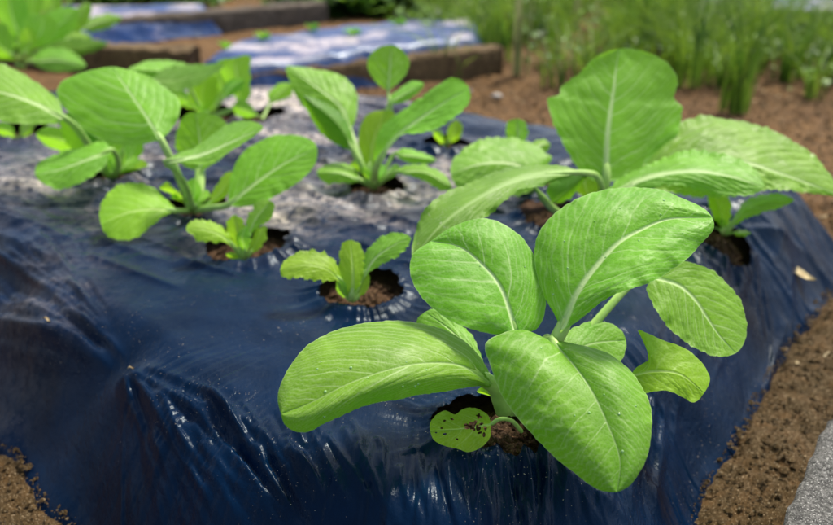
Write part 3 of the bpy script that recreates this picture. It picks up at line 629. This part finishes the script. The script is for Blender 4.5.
# --- left plant
p = plant('mustard_green', 192, 213, 'left plant with a large rounded leaf high on a long stalk', 'vegetable plant', GR)
c_ = (192, 211, 1.035)
leaf(p, 'bright', [(161, 140, .98), (146, 116, .99), (127, 88, 1.01), (112, 67, 1.03)], [(138, 145), (111, 143), (87, 131), (71, 116), (57, 98), (59, 84), (81, 73)], [(169, 132), (178, 117), (180, 101), (166, 88), (148, 77), (130, 70)], dl=.0, dr=.03, nv=6, serr=.5, quilt=1.1, stalk=[c_, (180, 180, 1.01), (170, 158, .99)], sr=(.006, .004))
leaf(p, 'mat', [(164, 162, .95), (200, 155, .94), (235, 140, .94), (263, 127, .94)], [(178, 153), (196, 147), (214, 134), (231, 124), (249, 121)], [(186, 164), (208, 165), (235, 149), (254, 136)], dl=.04, dr=-.01, nv=6, serr=.4, quilt=1, stalk=[c_, (188, 190, .99), (175, 170, .96)], sr=(.004, .003))
leaf(p, 'bright', [(200, 172, 1.04), (200, 145, 1.05), (196, 112, 1.06)], [(184, 165), (176, 147), (179, 125), (186, 115)], [(222, 158), (232, 138), (224, 120), (208, 113)], nv=5, stalk=[c_, (198, 195, 1.035)], sr=(.008, .006))
leaf(p, 'bright', [(228, 205, .985), (250, 187, .98), (285, 163, .98), (317, 148, .98)], [(229, 190), (236, 165), (250, 147), (272, 136), (298, 136), (313, 142)], [(240, 207), (258, 204), (281, 193), (303, 179), (316, 163)], dl=.04, dr=-.015, nv=6, serr=.4, stalk=[c_, (212, 208, 1.0)], sr=(.005, .0035))
leaf(p, 'young', [(206, 206, 1.02), (222, 190, 1.01), (234, 172, 1.01)], [(214, 190), (224, 174)], [(222, 199), (234, 184)], nv=4, stalk=[c_], sr=(.005, .003))
leaf(p, 'young', [(178, 211, .985), (152, 209, .965), (126, 213, .95), (101, 224, .935)], [(166, 215), (151, 226), (137, 237), (120, 240), (107, 235)], [(166, 199), (154, 188), (137, 183), (117, 186), (106, 197), (100, 210)], dl=-.012, dr=.03, nv=5, serr=.9, quilt=.8, stalk=[c_], sr=(.004, .003))

# --- plant behind it at the left edge
p = plant('mustard_green', 112, 180, 'left edge plant with a large leaf running out of the picture', 'vegetable plant', GR)
c_ = (112, 180, 1.15)
leaf(p, 'mat', [(64, 118, 1.06), (34, 103, 1.06), (0, 92, 1.06), (-34, 88, 1.06)], [(45, 124), (20, 124), (-10, 118)], [(60, 102), (48, 90), (27, 76), (0, 65), (-22, 70)], dl=-.02, dr=.05, nv=7, serr=.6, stalk=[c_, (95, 155, 1.12), (78, 130, 1.08)], sr=(.006, .004))
leaf(p, 'bright', [(112, 150, 1.08), (86, 160, 1.06), (58, 170, 1.05), (35, 174, 1.04)], [(104, 166), (86, 180), (62, 190), (45, 185)], [(104, 142), (84, 146), (62, 152), (42, 160)], dl=-.01, dr=.03, nv=6, serr=.8, stalk=[c_, (118, 165, 1.12)], sr=(.005, .003))
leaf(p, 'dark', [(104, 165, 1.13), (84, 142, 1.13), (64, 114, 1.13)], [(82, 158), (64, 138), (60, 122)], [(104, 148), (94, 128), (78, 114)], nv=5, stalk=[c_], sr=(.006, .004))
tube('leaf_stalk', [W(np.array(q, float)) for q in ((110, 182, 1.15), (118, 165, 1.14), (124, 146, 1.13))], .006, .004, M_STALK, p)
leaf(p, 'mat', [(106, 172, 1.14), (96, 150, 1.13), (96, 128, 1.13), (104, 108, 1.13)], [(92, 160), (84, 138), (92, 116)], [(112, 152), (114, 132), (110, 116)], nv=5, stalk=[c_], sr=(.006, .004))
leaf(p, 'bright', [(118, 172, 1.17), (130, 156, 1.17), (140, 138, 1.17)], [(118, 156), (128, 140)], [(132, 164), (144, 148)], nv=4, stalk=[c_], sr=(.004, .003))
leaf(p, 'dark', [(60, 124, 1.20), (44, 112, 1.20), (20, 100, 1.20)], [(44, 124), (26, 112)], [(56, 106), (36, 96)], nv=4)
leaf(p, 'bright', [(84, 152, 1.18), (62, 140, 1.18), (36, 134, 1.18)], [(66, 152), (48, 146)], [(72, 134), (50, 126)], nv=4, stalk=[c_], sr=(.004, .003))
leaf(p, 'bright', [(118, 166, 1.22), (112, 140, 1.22), (122, 118, 1.22)], [(104, 150), (108, 128)], [(126, 146), (132, 130)], nv=4, stalk=[c_], sr=(.004, .003))
p = plant('mustard_green', 18, 140, 'little seedling at the left edge below the large cut off leaf', 'seedling', GR)
leaf(p, 'bright', [(16, 138, 1.33), (8, 131, 1.32), (-4, 128, 1.32)], [(6, 137), (-2, 134)], [(12, 126), (2, 122)], nv=3, stalk=[(18, 142, 1.36)], sr=(.003, .002))
leaf(p, 'bright', [(19, 138, 1.33), (26, 130, 1.32), (30, 121, 1.32)], [(20, 130), (24, 122)], [(30, 134), (34, 126)], nv=3, stalk=[(18, 142, 1.36)], sr=(.003, .002))

# --- plant behind, top left
p = plant('mustard_green', 206, 118, 'back plant with dark folded leaves behind the large rounded left leaf', 'vegetable plant', GR)
c_ = (206, 118, 1.43)
leaf(p, 'mat', [(186, 82, 1.40), (165, 72, 1.39), (128, 70, 1.38)], [(180, 88), (160, 84), (140, 78)], [(190, 68), (170, 61), (146, 62)], nv=5, dr=.04, stalk=[c_, (196, 100, 1.42)])
leaf(p, 'dark', [(150, 80, 1.32), (175, 80, 1.33), (200, 74, 1.34), (224, 65, 1.35)], [(165, 68), (186, 64), (206, 64)], [(160, 87), (178, 92), (203, 82)], nv=5, dl=.03, dr=-.02)  # dark green paints in the shade on this leaf's underside
leaf(p, 'young', [(204, 112, 1.43), (202, 95, 1.43), (206, 76, 1.43)], [(192, 104), (188, 88), (194, 78)], [(214, 102), (218, 88), (216, 76)], nv=5, stalk=[c_], sr=(.008, .006))
leaf(p, 'bright', [(240, 104, 1.42), (238, 85, 1.42), (234, 58, 1.42)], [(232, 92), (222, 76), (218, 62)], [(249, 98), (250, 76), (249, 56)], nv=5, stalk=[c_, (226, 112, 1.43)], sr=(.006, .003))
leaf(p, 'bright', [(222, 100, 1.41), (232, 86, 1.41), (244, 80, 1.41)], [(222, 90), (230, 80)], [(234, 94), (244, 88)], nv=4, stalk=[c_], sr=(.005, .003))
leaf(p, 'mat', [(196, 104, 1.45), (176, 96, 1.45), (160, 98, 1.45)], [(180, 106), (168, 106)], [(182, 90), (168, 90)], nv=4, stalk=[c_], sr=(.004, .003))
leaf(p, 'bright', [(214, 104, 1.46), (222, 92, 1.46), (216, 70, 1.46)], [(212, 94), (208, 80)], [(228, 96), (228, 80)], nv=4, stalk=[c_], sr=(.004, .003))
p = plant('mustard_green', 262, 118, 'small blurred plant behind, between the back plant and the middle plant', 'seedling', GR)
leaf(p, 'bright', [(270, 104, 1.46), (278, 94, 1.46), (292, 84, 1.46)], [(268, 94), (278, 84)], [(282, 100), (292, 94)], nv=4, stalk=[(262, 120, 1.44)], sr=(.003, .002))
leaf(p, 'mat', [(258, 116, 1.40), (246, 110, 1.39), (233, 106, 1.39)], [(246, 118), (236, 114)], [(252, 106), (240, 100)], nv=4, stalk=[(262, 120, 1.44)], sr=(.003, .002))

# small young leaves crowding the crowns
def crown(pl, px, py, d, n, size, seed, mats=('young', 'bright')):
    q = random.Random(seed)
    for k in range(n):
        a = q.uniform(-2.6, -.5); l_ = size * q.uniform(.7, 1.2); ex, ey = px + math.cos(a) * l_, py + math.sin(a) * l_
        mx, my = (px + ex) / 2 + q.uniform(-2, 2), (py + ey) / 2; wx = l_ * .22; dd_ = d - .02 * q.random()
        leaf(pl, mats[k % 2], [(px + (mx - px) * .4, py + (my - py) * .4, dd_), (mx, my, dd_), (ex, ey, dd_ + .01)], [(mx - wx, my - wx * .2), (ex - wx * .9, ey + wx * .7)], [(mx + wx, my + wx * .2), (ex + wx * .9, ey + wx * .8)],
             nv=4, serr=.5, stalk=[(px, py, d)], sr=(.003 * size / 30 + .001, .002))
byname = lambda frag: [o for o in C.objects if o.get('label', '').startswith(frag)][0]
crown(byname('left plant with'), 193, 210, 1.03, 4, 34, 1)
crown(byname('left edge plant'), 112, 179, 1.15, 4, 30, 2)
crown(byname('middle plant'), 374, 188, 1.115, 4, 34, 3)
crown(byname('back plant'), 206, 117, 1.42, 3, 24, 4)
crown(byname('half hidden'), 530, 190, 1.08, 3, 26, 5)
crown(byname('small narrow'), 725, 233, .985, 3, 18, 6)
crown(byname('largest bok'), 508, 405, .632, 3, 34, 7)

# --- two seedlings
p = plant('bok_choy', 244, 264, 'left seedling of the two in front, small jagged leaves in a wide film hole', 'seedling', GR)
c_ = (244, 262, .920)
leaf(p, 'young', [(234, 247, .905), (222, 236, .895), (205, 230, .890), (186, 229, .885)], [(222, 243), (209, 243), (196, 239)], [(228, 234), (214, 222), (199, 220), (189, 223)], dl=-.006, dr=.012, nv=5, serr=1.50, stalk=[c_], sr=(.003, .0022))
leaf(p, 'young', [(241, 250, .918), (238, 234, .920), (234, 215, .925)], [(231, 240), (226, 229), (229, 219)], [(246, 240), (246, 226), (241, 218)], nv=5, serr=1.05, stalk=[c_], sr=(.003, .0022))
leaf(p, 'bright', [(248, 236, .915), (256, 218, .915), (271, 201, .915)], [(246, 226), (250, 212), (260, 201)], [(258, 228), (270, 219), (275, 208)], nv=5, serr=0.90, stalk=[c_, (246, 250, .915)], sr=(.003, .002))
leaf(p, 'young', [(250, 254, .915), (257, 240, .915), (266, 226, .915)], [(250, 243), (257, 230)], [(258, 250), (266, 238)], nv=4, serr=0.90, stalk=[c_], sr=(.0025, .002))
leaf(p, 'bright', [(246, 252, .910), (242, 238, .905), (246, 226, .905)], [(238, 246), (237, 236)], [(250, 244), (250, 232)], nv=4, serr=0.90, stalk=[c_], sr=(.0025, .002))
leaf(p, 'young', [(240, 260, .912), (234, 256, .908), (226, 254, .905)], [(234, 260), (228, 257)], [(236, 254), (230, 252)], nv=3, serr=0.45, stalk=[c_], sr=(.0015, .001))
p = plant('bok_choy', 351, 304, 'right seedling of the two in front, one pale ribbed leaf upright between two side leaves', 'seedling', GR)
c_ = (351, 301, .822)
leaf(p, 'young', [(343, 284, .812), (328, 270, .803), (305, 265, .797), (280, 270, .792)], [(336, 281), (320, 280), (299, 278), (284, 277)], [(340, 268), (330, 256), (315, 251), (300, 253), (287, 259)], dl=-.006, dr=.016, nv=7, serr=1.50, stalk=[c_], sr=(.0035, .0026), mid_vis=.6)
leaf(p, 'young', [(352, 296, .812), (353, 278, .810), (352, 260, .813), (350, 240, .820)], [(343, 284), (338, 268), (339, 252), (344, 243)], [(361, 284), (365, 268), (363, 251), (357, 242)], dl=.004, dr=.006, nv=7, serr=1.35, stalk=[c_], sr=(.0035, .0030), mid_vis=1.6)
leaf(p, 'bright', [(362, 278, .818), (375, 258, .815), (392, 246, .812), (410, 237, .812)], [(363, 264), (367, 249), (382, 237), (398, 233)], [(370, 272), (386, 263), (402, 253), (410, 244)], dl=.016, dr=-.006, nv=6, serr=1.20, stalk=[c_, (357, 290, .820)], sr=(.003, .002))
leaf(p, 'young', [(357, 298, .818), (363, 285, .818), (367, 272, .820)], [(355, 288), (360, 276)], [(364, 294), (370, 282)], nv=4, serr=0.60, stalk=[c_], sr=(.0025, .002))
leaf(p, 'bright', [(348, 299, .818), (341, 290, .812), (338, 280, .810)], [(341, 296), (336, 287)], [(347, 290), (344, 282)], nv=4, serr=0.60, stalk=[c_], sr=(.002, .0015))

# --- blurred plant, top left corner (rooted in the soil path)
p = plant('mustard_green', 22, 72, 'blurred bushy plant in the top left corner beside the timber boards', 'vegetable plant', z=-.06)
c_ = (22, 70, 1.86)
for mt, md, l_, r_ in (
    ('bright', [(30, 50, 1.84), (50, 32, 1.84), (78, 10, 1.84)], [(34, 34), (44, 18), (60, 8)], [(44, 46), (64, 38), (78, 24)]),
    ('bright', [(20, 40, 1.84), (12, 16, 1.84), (6, -14, 1.84)], [(6, 30), (-6, 8)], [(28, 22), (24, -2)]),
    ('bright', [(26, 36, 1.86), (32, 14, 1.86), (36, -10, 1.86)], [(22, 22), (24, 2)], [(38, 20), (44, 0)]),
    ('mat', [(20, 46, 1.82), (4, 38, 1.82), (-20, 32, 1.82)], [(6, 48), (-8, 44)], [(10, 32), (-8, 24)]),
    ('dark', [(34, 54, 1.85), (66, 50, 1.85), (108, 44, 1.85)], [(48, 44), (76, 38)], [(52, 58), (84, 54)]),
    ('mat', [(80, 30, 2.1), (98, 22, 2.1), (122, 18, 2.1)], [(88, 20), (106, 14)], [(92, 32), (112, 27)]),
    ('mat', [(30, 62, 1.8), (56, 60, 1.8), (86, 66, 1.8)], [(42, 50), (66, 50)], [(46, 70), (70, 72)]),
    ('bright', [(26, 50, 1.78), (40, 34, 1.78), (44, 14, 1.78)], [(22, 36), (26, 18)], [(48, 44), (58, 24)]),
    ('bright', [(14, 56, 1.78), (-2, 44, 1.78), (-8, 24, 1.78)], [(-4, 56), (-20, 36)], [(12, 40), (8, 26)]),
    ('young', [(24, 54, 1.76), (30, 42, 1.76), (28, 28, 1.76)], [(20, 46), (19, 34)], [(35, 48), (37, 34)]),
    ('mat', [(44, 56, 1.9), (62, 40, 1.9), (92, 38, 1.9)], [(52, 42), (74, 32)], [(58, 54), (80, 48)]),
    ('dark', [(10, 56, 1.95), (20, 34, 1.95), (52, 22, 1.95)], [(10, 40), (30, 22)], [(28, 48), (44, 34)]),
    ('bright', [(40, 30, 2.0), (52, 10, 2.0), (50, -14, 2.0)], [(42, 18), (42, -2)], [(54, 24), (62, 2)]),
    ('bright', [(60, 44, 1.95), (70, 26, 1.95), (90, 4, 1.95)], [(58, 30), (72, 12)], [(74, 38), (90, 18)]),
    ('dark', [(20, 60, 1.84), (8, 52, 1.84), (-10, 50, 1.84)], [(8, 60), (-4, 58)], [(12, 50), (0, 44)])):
    leaf(p, mt, md, l_, r_, dl=.03, dr=.0, nv=5, stalk=[c_, (22, 62, 1.85)], sr=(.007, .004))

# ------------------------------------------------------------------ debris on the film
def flake(px, py, ln, wd, ang, name, label, cat, mat, lift=.008):
    g = G(px, py); z = float(film_h(np.array([g[0]]), np.array([g[1]]))[0][0]); 
    n, m = 14, 5; t = np.linspace(0, 1, n)[:, None]; v = np.linspace(-1, 1, m)[None]
    wv = wd * np.sin(np.pi * np.clip(t, .02, .98)) ** .7; x = (t - .5) * ln + 0 * v; y = v * wv + .1 * ln * np.sin(t * 4)
    zz = lift * .35 * v ** 2 + .3 * lift * np.sin(t * 6) + lift * .4
    c, s = math.cos(ang), math.sin(ang)
    V = np.stack([x * c - y * s, x * s + y * c, zz], -1).reshape(-1, 3) + np.array([g[0], g[1], z])
    o = mesh_obj(name, V - np.array([g[0], g[1], z]), grid_faces(n, m), mat); o.location = (g[0], g[1], z)
    return tag(o, label, cat)
flake(811, 219, .045, .009, -.7, 'dry_leaf', 'curled straw coloured dry leaf on the right rim of the film', 'dry leaf', M_DRY)
flake(45, 313, .011, .0014, -.4, 'dry_leaf', 'brown shrivelled scrap on the film at the far left', 'dry leaf', M_DRY, .004)
flake(130, 362, .006, .0010, .3, 'dry_leaf', 'tiny tan scrap just above the corner fold of the film', 'dry leaf', M_DRY, .003)
flake(824, 262, .030, .006, -.9, 'dry_leaf', 'small pale dry leaf at the right edge below the curled one', 'dry leaf', M_DRY)

# ------------------------------------------------------------------ concrete block, bottom right
def box_between(name, a, b, wdt, h, mat, label, cat, z0=GZ, jag=.002, nl=60, group=None, bev=.006, tilt=0):
    a = np.array(a, float)[:2]; b = np.array(b, float)[:2]; d = b - a; L = np.linalg.norm(d); d /= L; nrm = np.array([-d[1], d[0]])
    prof = [(-wdt / 2, 0), (-wdt / 2, h - bev), (-wdt / 2 + bev, h)] + [(x, h) for x in np.linspace(-wdt / 2 + bev * 3, wdt / 2 - bev * 3, 8)] + [(wdt / 2 - bev, h), (wdt / 2, h - bev), (wdt / 2, 0)]
    m = len(prof); ts = np.linspace(0, L, nl); V = []
    r = np.random.default_rng(7)
    for s in ts:
        for (u, z) in prof:
            j = mnoise.noise(Vector((s * 30, u * 30, z * 30 + wdt * 99))) * jag * 2
            q = a + d * s + nrm * (u + j); V.append((q[0], q[1], z0 + z + (j if z > 0 else 0) - .01 * (z == 0)))
    F = [tuple(x) for x in grid_faces(nl, m)]
    F.append(tuple(range(m))); F.append(tuple(range((nl - 1) * m, nl * m))[::-1])
    o = mesh_obj(name, np.array(V) - np.array([a[0], a[1], z0]), F, mat); o.location = (a[0], a[1], z0); return tag(o, label, cat, group)
q0 = G(775, 540, -.05); q1 = G(829, 418, -.05); dd = (q1 - q0)[:2]; dd /= np.linalg.norm(dd); nr = np.array([dd[1], -dd[0]])
cc = q1[:2] + nr * .10; ca = q0[:2] - dd * .15 + nr * .10
box_between('concrete_block', ca, cc, .20, .07, M_CONC, 'rough grey concrete block in the bottom right corner', 'concrete block', jag=.003, nl=160, bev=.004)

# ------------------------------------------------------------------ timber edging and the farther beds
GT = 'timber boards edging the far beds'
box_between('timber_board', G(120, 114, GZ), G(496, 70, GZ), .07, .07, M_WOOD, 'brown timber beam below the blue and white film bed', 'timber board', jag=.005, group=GT)
box_between('timber_board', G(-10, 62, GZ), G(196, 74, GZ), .08, .07, M_WOOD, 'short brown beam meeting the others at the upper left', 'timber board', jag=.005, group=GT)
box_between('timber_board', G(20, 50, GZ), G(325, 22, GZ), .07, .075, M_WOOD2, 'long grey beam at the top left above the brown one', 'timber board', jag=.004, group=GT)
def film_patch(name, pts, label, z, seed, hgt):
    pts = [G(*q, z)[:2] for q in pts]; P = np.array(pts); lo = P.min(0) - .06; hi = P.max(0) + .06
    n = 150; x, y = np.meshgrid(np.linspace(lo[0], hi[0], n), np.linspace(lo[1], hi[1], n), indexing='xy')
    global POLY
    keepP = POLY; POLY = P; s = sdf(x, y); POLY = keepP
    h = z + hgt * (np.sin(np.clip(s / .055, 0, 1) * math.pi / 2) - 1) + np.where(s < 0, s * 1.2, 0)
    h = h + .006 * ridged(x * 3 + y * 2, y * 16, seed, 2) + .004 * fbm(x * 8, y * 12, seed + 4, 2)
    V = np.stack([x, y, h], -1).reshape(-1, 3); F = grid_faces(n, n); k = (s > -.02).ravel(); F = F[k[F].all(1)]
    u = np.unique(F); mp2 = -np.ones(len(V), int); mp2[u] = np.arange(len(u))
    o = mesh_obj(name, V[u], mp2[F], M_FILM2, attrs={'dust_glare': (sm(.03, .06, s) * sm(-.22, .16, fbm(x * 6, y * 9, seed + 7, 3)) * 1.1).ravel()[u]}); return tag(o, label, 'plastic sheet')
film_patch('mulch_film', [(186, 62), (240, 69), (340, 58), (488, 38), (484, 16), (380, 20), (225, 38)], 'pale dusty film with a blue edge on the small bed behind the brown beam', -.03, 300, .075)
film_patch('mulch_film', [(40, 30), (215, 14), (210, 2), (40, 6)], 'pale film on the bed behind the long grey beam', -.05, 320, .05)
film_patch('mulch_film', [(760, 10), (850, 12), (850, -6), (760, -6)], 'scrap of pale blue film at the top right edge behind the weeds', -.02, 340, .09)
rs = random.Random(12)
for (px, py, lb) in ((224, 50, 'left seedling on the pale far bed'), (262, 40, 'second seedling from the left on the pale far bed'), (312, 32, 'middle seedling on the pale far bed'), (352, 36, 'seedling near the blue edge of the pale far bed'), (398, 26, 'right seedling on the pale far bed')):
    z = -.03; base = G(px, py, z); p = empty('bok_choy', base, lb, 'seedling', 'seedlings on the far bed')
    d0 = dep(px, py, z)
    for k in range(4):
        a = k * 1.6 + rs.random(); ex, ey = px + 9 * math.cos(a), py - 4 - 4 * abs(math.sin(a)) * 1.2
        mx_, my_ = (px + ex) / 2, (py + ey) / 2 - 2
        leaf(p, 'bright', [(px, py - 1, d0), (mx_, my_, d0 - .01), (ex, ey, d0 - .01)], [(mx_ - 3, my_ - 2)], [(mx_ + 3, my_ + 2)], nv=3, serr=.2)
box_between('concrete_edging', G(672, 14, GZ), G(900, 9, GZ), .10, .13, M_EDGE, 'pale concrete edging strip at the top right behind the weeds', 'edging')

# ------------------------------------------------------------------ weeds and grass
def clumps(n, region, seed, per, dens=None):
    r = np.random.default_rng(seed); out = []
    for (x, y, z) in scatter(n, region, seed, dens):
        for _ in range(per): out.append((x + r.normal(0, .02), y + r.normal(0, .02), z))
    return out
def blades(spots, mat, name, label, hgt, wid, lean, per, kind='stuff', seed=1, cat='grass', sprd=.02, group=None, loc=None):
    r = np.random.default_rng(seed); V = []; F = []; o = 0
    for (x, y, z) in spots:
        for k in range(per):
            a = r.random() * 6.28; h = hgt * (.5 + .8 * r.random()); w_ = wid * (.6 + .8 * r.random()); ln = lean * h * r.random() ** .7
            bx = x + r.normal(0, sprd); by = y + r.normal(0, sprd); ta = r.random() * 6.28
            wx, wy = math.cos(ta) * w_ / 2, math.sin(ta) * w_ / 2
            n = 6
            for i in range(n):
                t = i / (n - 1); q = (1 - t ** 1.8) if i else .8
                cx = bx + math.cos(a) * ln * t ** 2; cy = by + math.sin(a) * ln * t ** 2; cz = z + h * (t - .25 * t * t * (ln / h))
                V += [(cx - wx * q, cy - wy * q, cz), (cx, cy, cz - w_ * .15), (cx + wx * q, cy + wy * q, cz)]
            for i in range(n - 1):
                b = o + i * 3; F += [(b, b + 1, b + 4, b + 3), (b + 1, b + 2, b + 5, b + 4)]
            o += 3 * n
    V = np.array(V)
    if loc is not None: V = V - np.array(loc)
    ob = mesh_obj(name, V, np.array(F), mat)
    if loc is not None: ob.location = loc
    return tag(ob, label, cat, group, kind)
def scatter(n, region, seed, dens=None):
    r = np.random.default_rng(seed); out = []
    while len(out) < n:
        px = r.uniform(region[0], region[1]); py = r.uniform(region[2], region[3]); d = G(px, py, GZ)
        if dens and r.random() > dens(px, py): continue
        if sdf(np.array([d[0]]), np.array([d[1]]))[0] > -.03: continue
        out.append((d[0], d[1], GZ + .002))
    return out
lim = lambda px, py: 1.0 if py < 56 + 12 * math.sin(px * .021) + 8 * math.sin(px * .063) + max(0, px - 600) * .16 else .05
blades(clumps(330, (400, 960, -28, 104), 3, 4, lim), M_GRASS, 'grass', 'thick green grass growing along the far side of the soil path', .18, .0050, 1.15, 7, seed=5, sprd=.010)
blades(scatter(500, (-160, 1000, -70, 2), 6), M_GRASS, 'grass', 'far grass behind the beds at the top of the picture', .20, .008, .8, 8, seed=8, sprd=.06)
def leafy(spots, name, label, size, seed, per=14, hgt=.08):
    r = np.random.default_rng(seed); V = []; F = []; o = 0
    for (x, y, z) in spots:
        for k in range(per):
            a = r.random() * 6.28; e = r.uniform(-.2, .8); s = size * (.5 + r.random()); c = np.array([x + r.normal(0, .035), y + r.normal(0, .035), z + hgt * r.random() ** .8])
            d = np.array([math.cos(a) * math.cos(e), math.sin(a) * math.cos(e), math.sin(e)]); sdv = np.cross(d, (0, 0, 1)); sdv /= np.linalg.norm(sdv); u = np.cross(sdv, d)
            pr = [(0, 0), (.3, .32), (.65, .36), (1, 0)]
            V += [c, c + d * s * .3 + sdv * s * .3 + u * s * .08, c + d * s * .65 + sdv * s * .34 + u * s * .06, c + d * s - u * s * .1, c + d * s * .65 - sdv * s * .34 + u * s * .06, c + d * s * .3 - sdv * s * .3 + u * s * .08, c + d * s * .5]
            F += [(o, o + 1, o + 6), (o + 1, o + 2, o + 6), (o + 2, o + 3, o + 6), (o + 3, o + 4, o + 6), (o + 4, o + 5, o + 6), (o + 5, o, o + 6)]; o += 7
    return tag(mesh_obj(name, np.array(V), np.array(F), M_WEED), label, 'weeds', kind='stuff')
leafy(scatter(330, (400, 960, -28, 95), 13, lim), 'weeds', 'low broad leaved weeds among the grass at the upper right', .028, 21, 12, .08)
leafy(scatter(420, (285, 500, -14, 19), 15), 'weeds', 'leafy weeds behind the pale film bed', .050, 22, 14, .09)
leafy(scatter(110, (80, 215, -6, 11), 16), 'weeds', 'leafy weeds above the long grey beam', .050, 23, 12, .08)
leafy(scatter(260, (-200, 1050, -60, -20), 17), 'weeds', 'far bank of leafy weeds beyond the garden', .06, 24, 16, .25)
def added_hedge():  # unseen leafy screen, added so the film has something dark to reflect
    r = np.random.default_rng(50); n = 9000; V = []; F = []
    y = r.uniform(-3, 2.3, n); x = -3.1 + .45 * r.normal(0, .6, n).clip(-1.3, 1.3); z = GZ + 1.9 * r.random(n) ** .8 * (1 + .12 * np.sin(y * 3))
    for k in range(n):
        a = r.random() * 6.28; e = r.uniform(-.6, .8); s_ = r.uniform(.04, .085); c = np.array([x[k], y[k], z[k]])
        d = np.array([math.cos(a) * math.cos(e), math.sin(a) * math.cos(e), math.sin(e)]); q = np.cross(d, (0, 0, 1)); q /= np.linalg.norm(q); o = 4 * k
        V += [c, c + d * s_ * .5 + q * s_ * .3, c + d * s_, c + d * s_ * .5 - q * s_ * .3]; F.append((o, o + 1, o + 2, o + 3))
    b = np.array([-3.1, -.3, GZ]); h = mesh_obj('added_hedge', np.array(V) - b, F, M_ADDED_HEDGE); h.location = tuple(b)
    return tag(h, 'dense green hedge along the left side of the garden', 'added_hedge')
M_ADDED_HEDGE = simple_leafy('added_hedge_green', (.035, .09, .02), (.07, .15, .03), .2)
added_hedge()
for (px, py, h, n, wd, lb, ls) in ((733, 112, .20, 20, .008, 'tall grass tuft in front of the weeds, between the tall plant and the right edge', .5), (684, 88, .19, 12, .008, 'grass tuft just right of the tall upright leaf', .35),
                          (556, 60, .15, 12, .007, 'grass tuft just left of the tall upright leaf', .5), (783, 82, .15, 14, .007, 'grass tuft at the right, behind the tallest one', .6), (640, 52, .2, 14, .009, 'grass tuft behind the top of the upright leaf', .4),
                          (824, 78, .12, 10, .006, 'low grass tuft at the right edge of the picture', .8), (500, 62, .14, 12, .007, 'grass tuft at the end of the brown beam', .7)):
    g = G(px, py, GZ); blades([tuple(g)], M_GRASS, 'grass_tuft', lb, h * 1.4, wd * 1.4, ls, int(n * 1.3), kind=None, seed=int(px), cat='grass tuft', sprd=.015, group='grass tufts on the path edge', loc=tuple(g))
for (px, py, h, n, lb) in ((524, 76, .34, 5, 'cluster of pale upright stalks standing in the grass left of the upright leaf'), (574, 30, .25, 4, 'pale stalks farther back in the grass')):
    g = G(px, py, GZ); blades([tuple(g)], M_STRAW, 'dry_stalks', lb, h, .020, .10, n, kind=None, seed=int(px), cat='grass stalks', sprd=.012, group='pale stalks in the grass', loc=tuple(g))
# pebbles on the path
for (px, py, s, lb) in ((497, 99, .015, 'white pebble on the brown path above the middle plants'), (470, 92, .006, 'smaller pebble to the left of the white one on the brown path'), (742, 398, .0035, 'pale grain of grit at the right film edge'), (735, 407, .0045, 'pale pebble at the right film edge, above the deepest notch')):
    g = G(px, py, GZ); a_, b_ = blobs(np.array([[0, 0, s * .5]]), np.array([s]), int(px)); o = mesh_obj('pebble', a_, b_, M_DRY if s < .005 else M_EDGE); o.location = tuple(g); tag(o, lb, 'pebble')
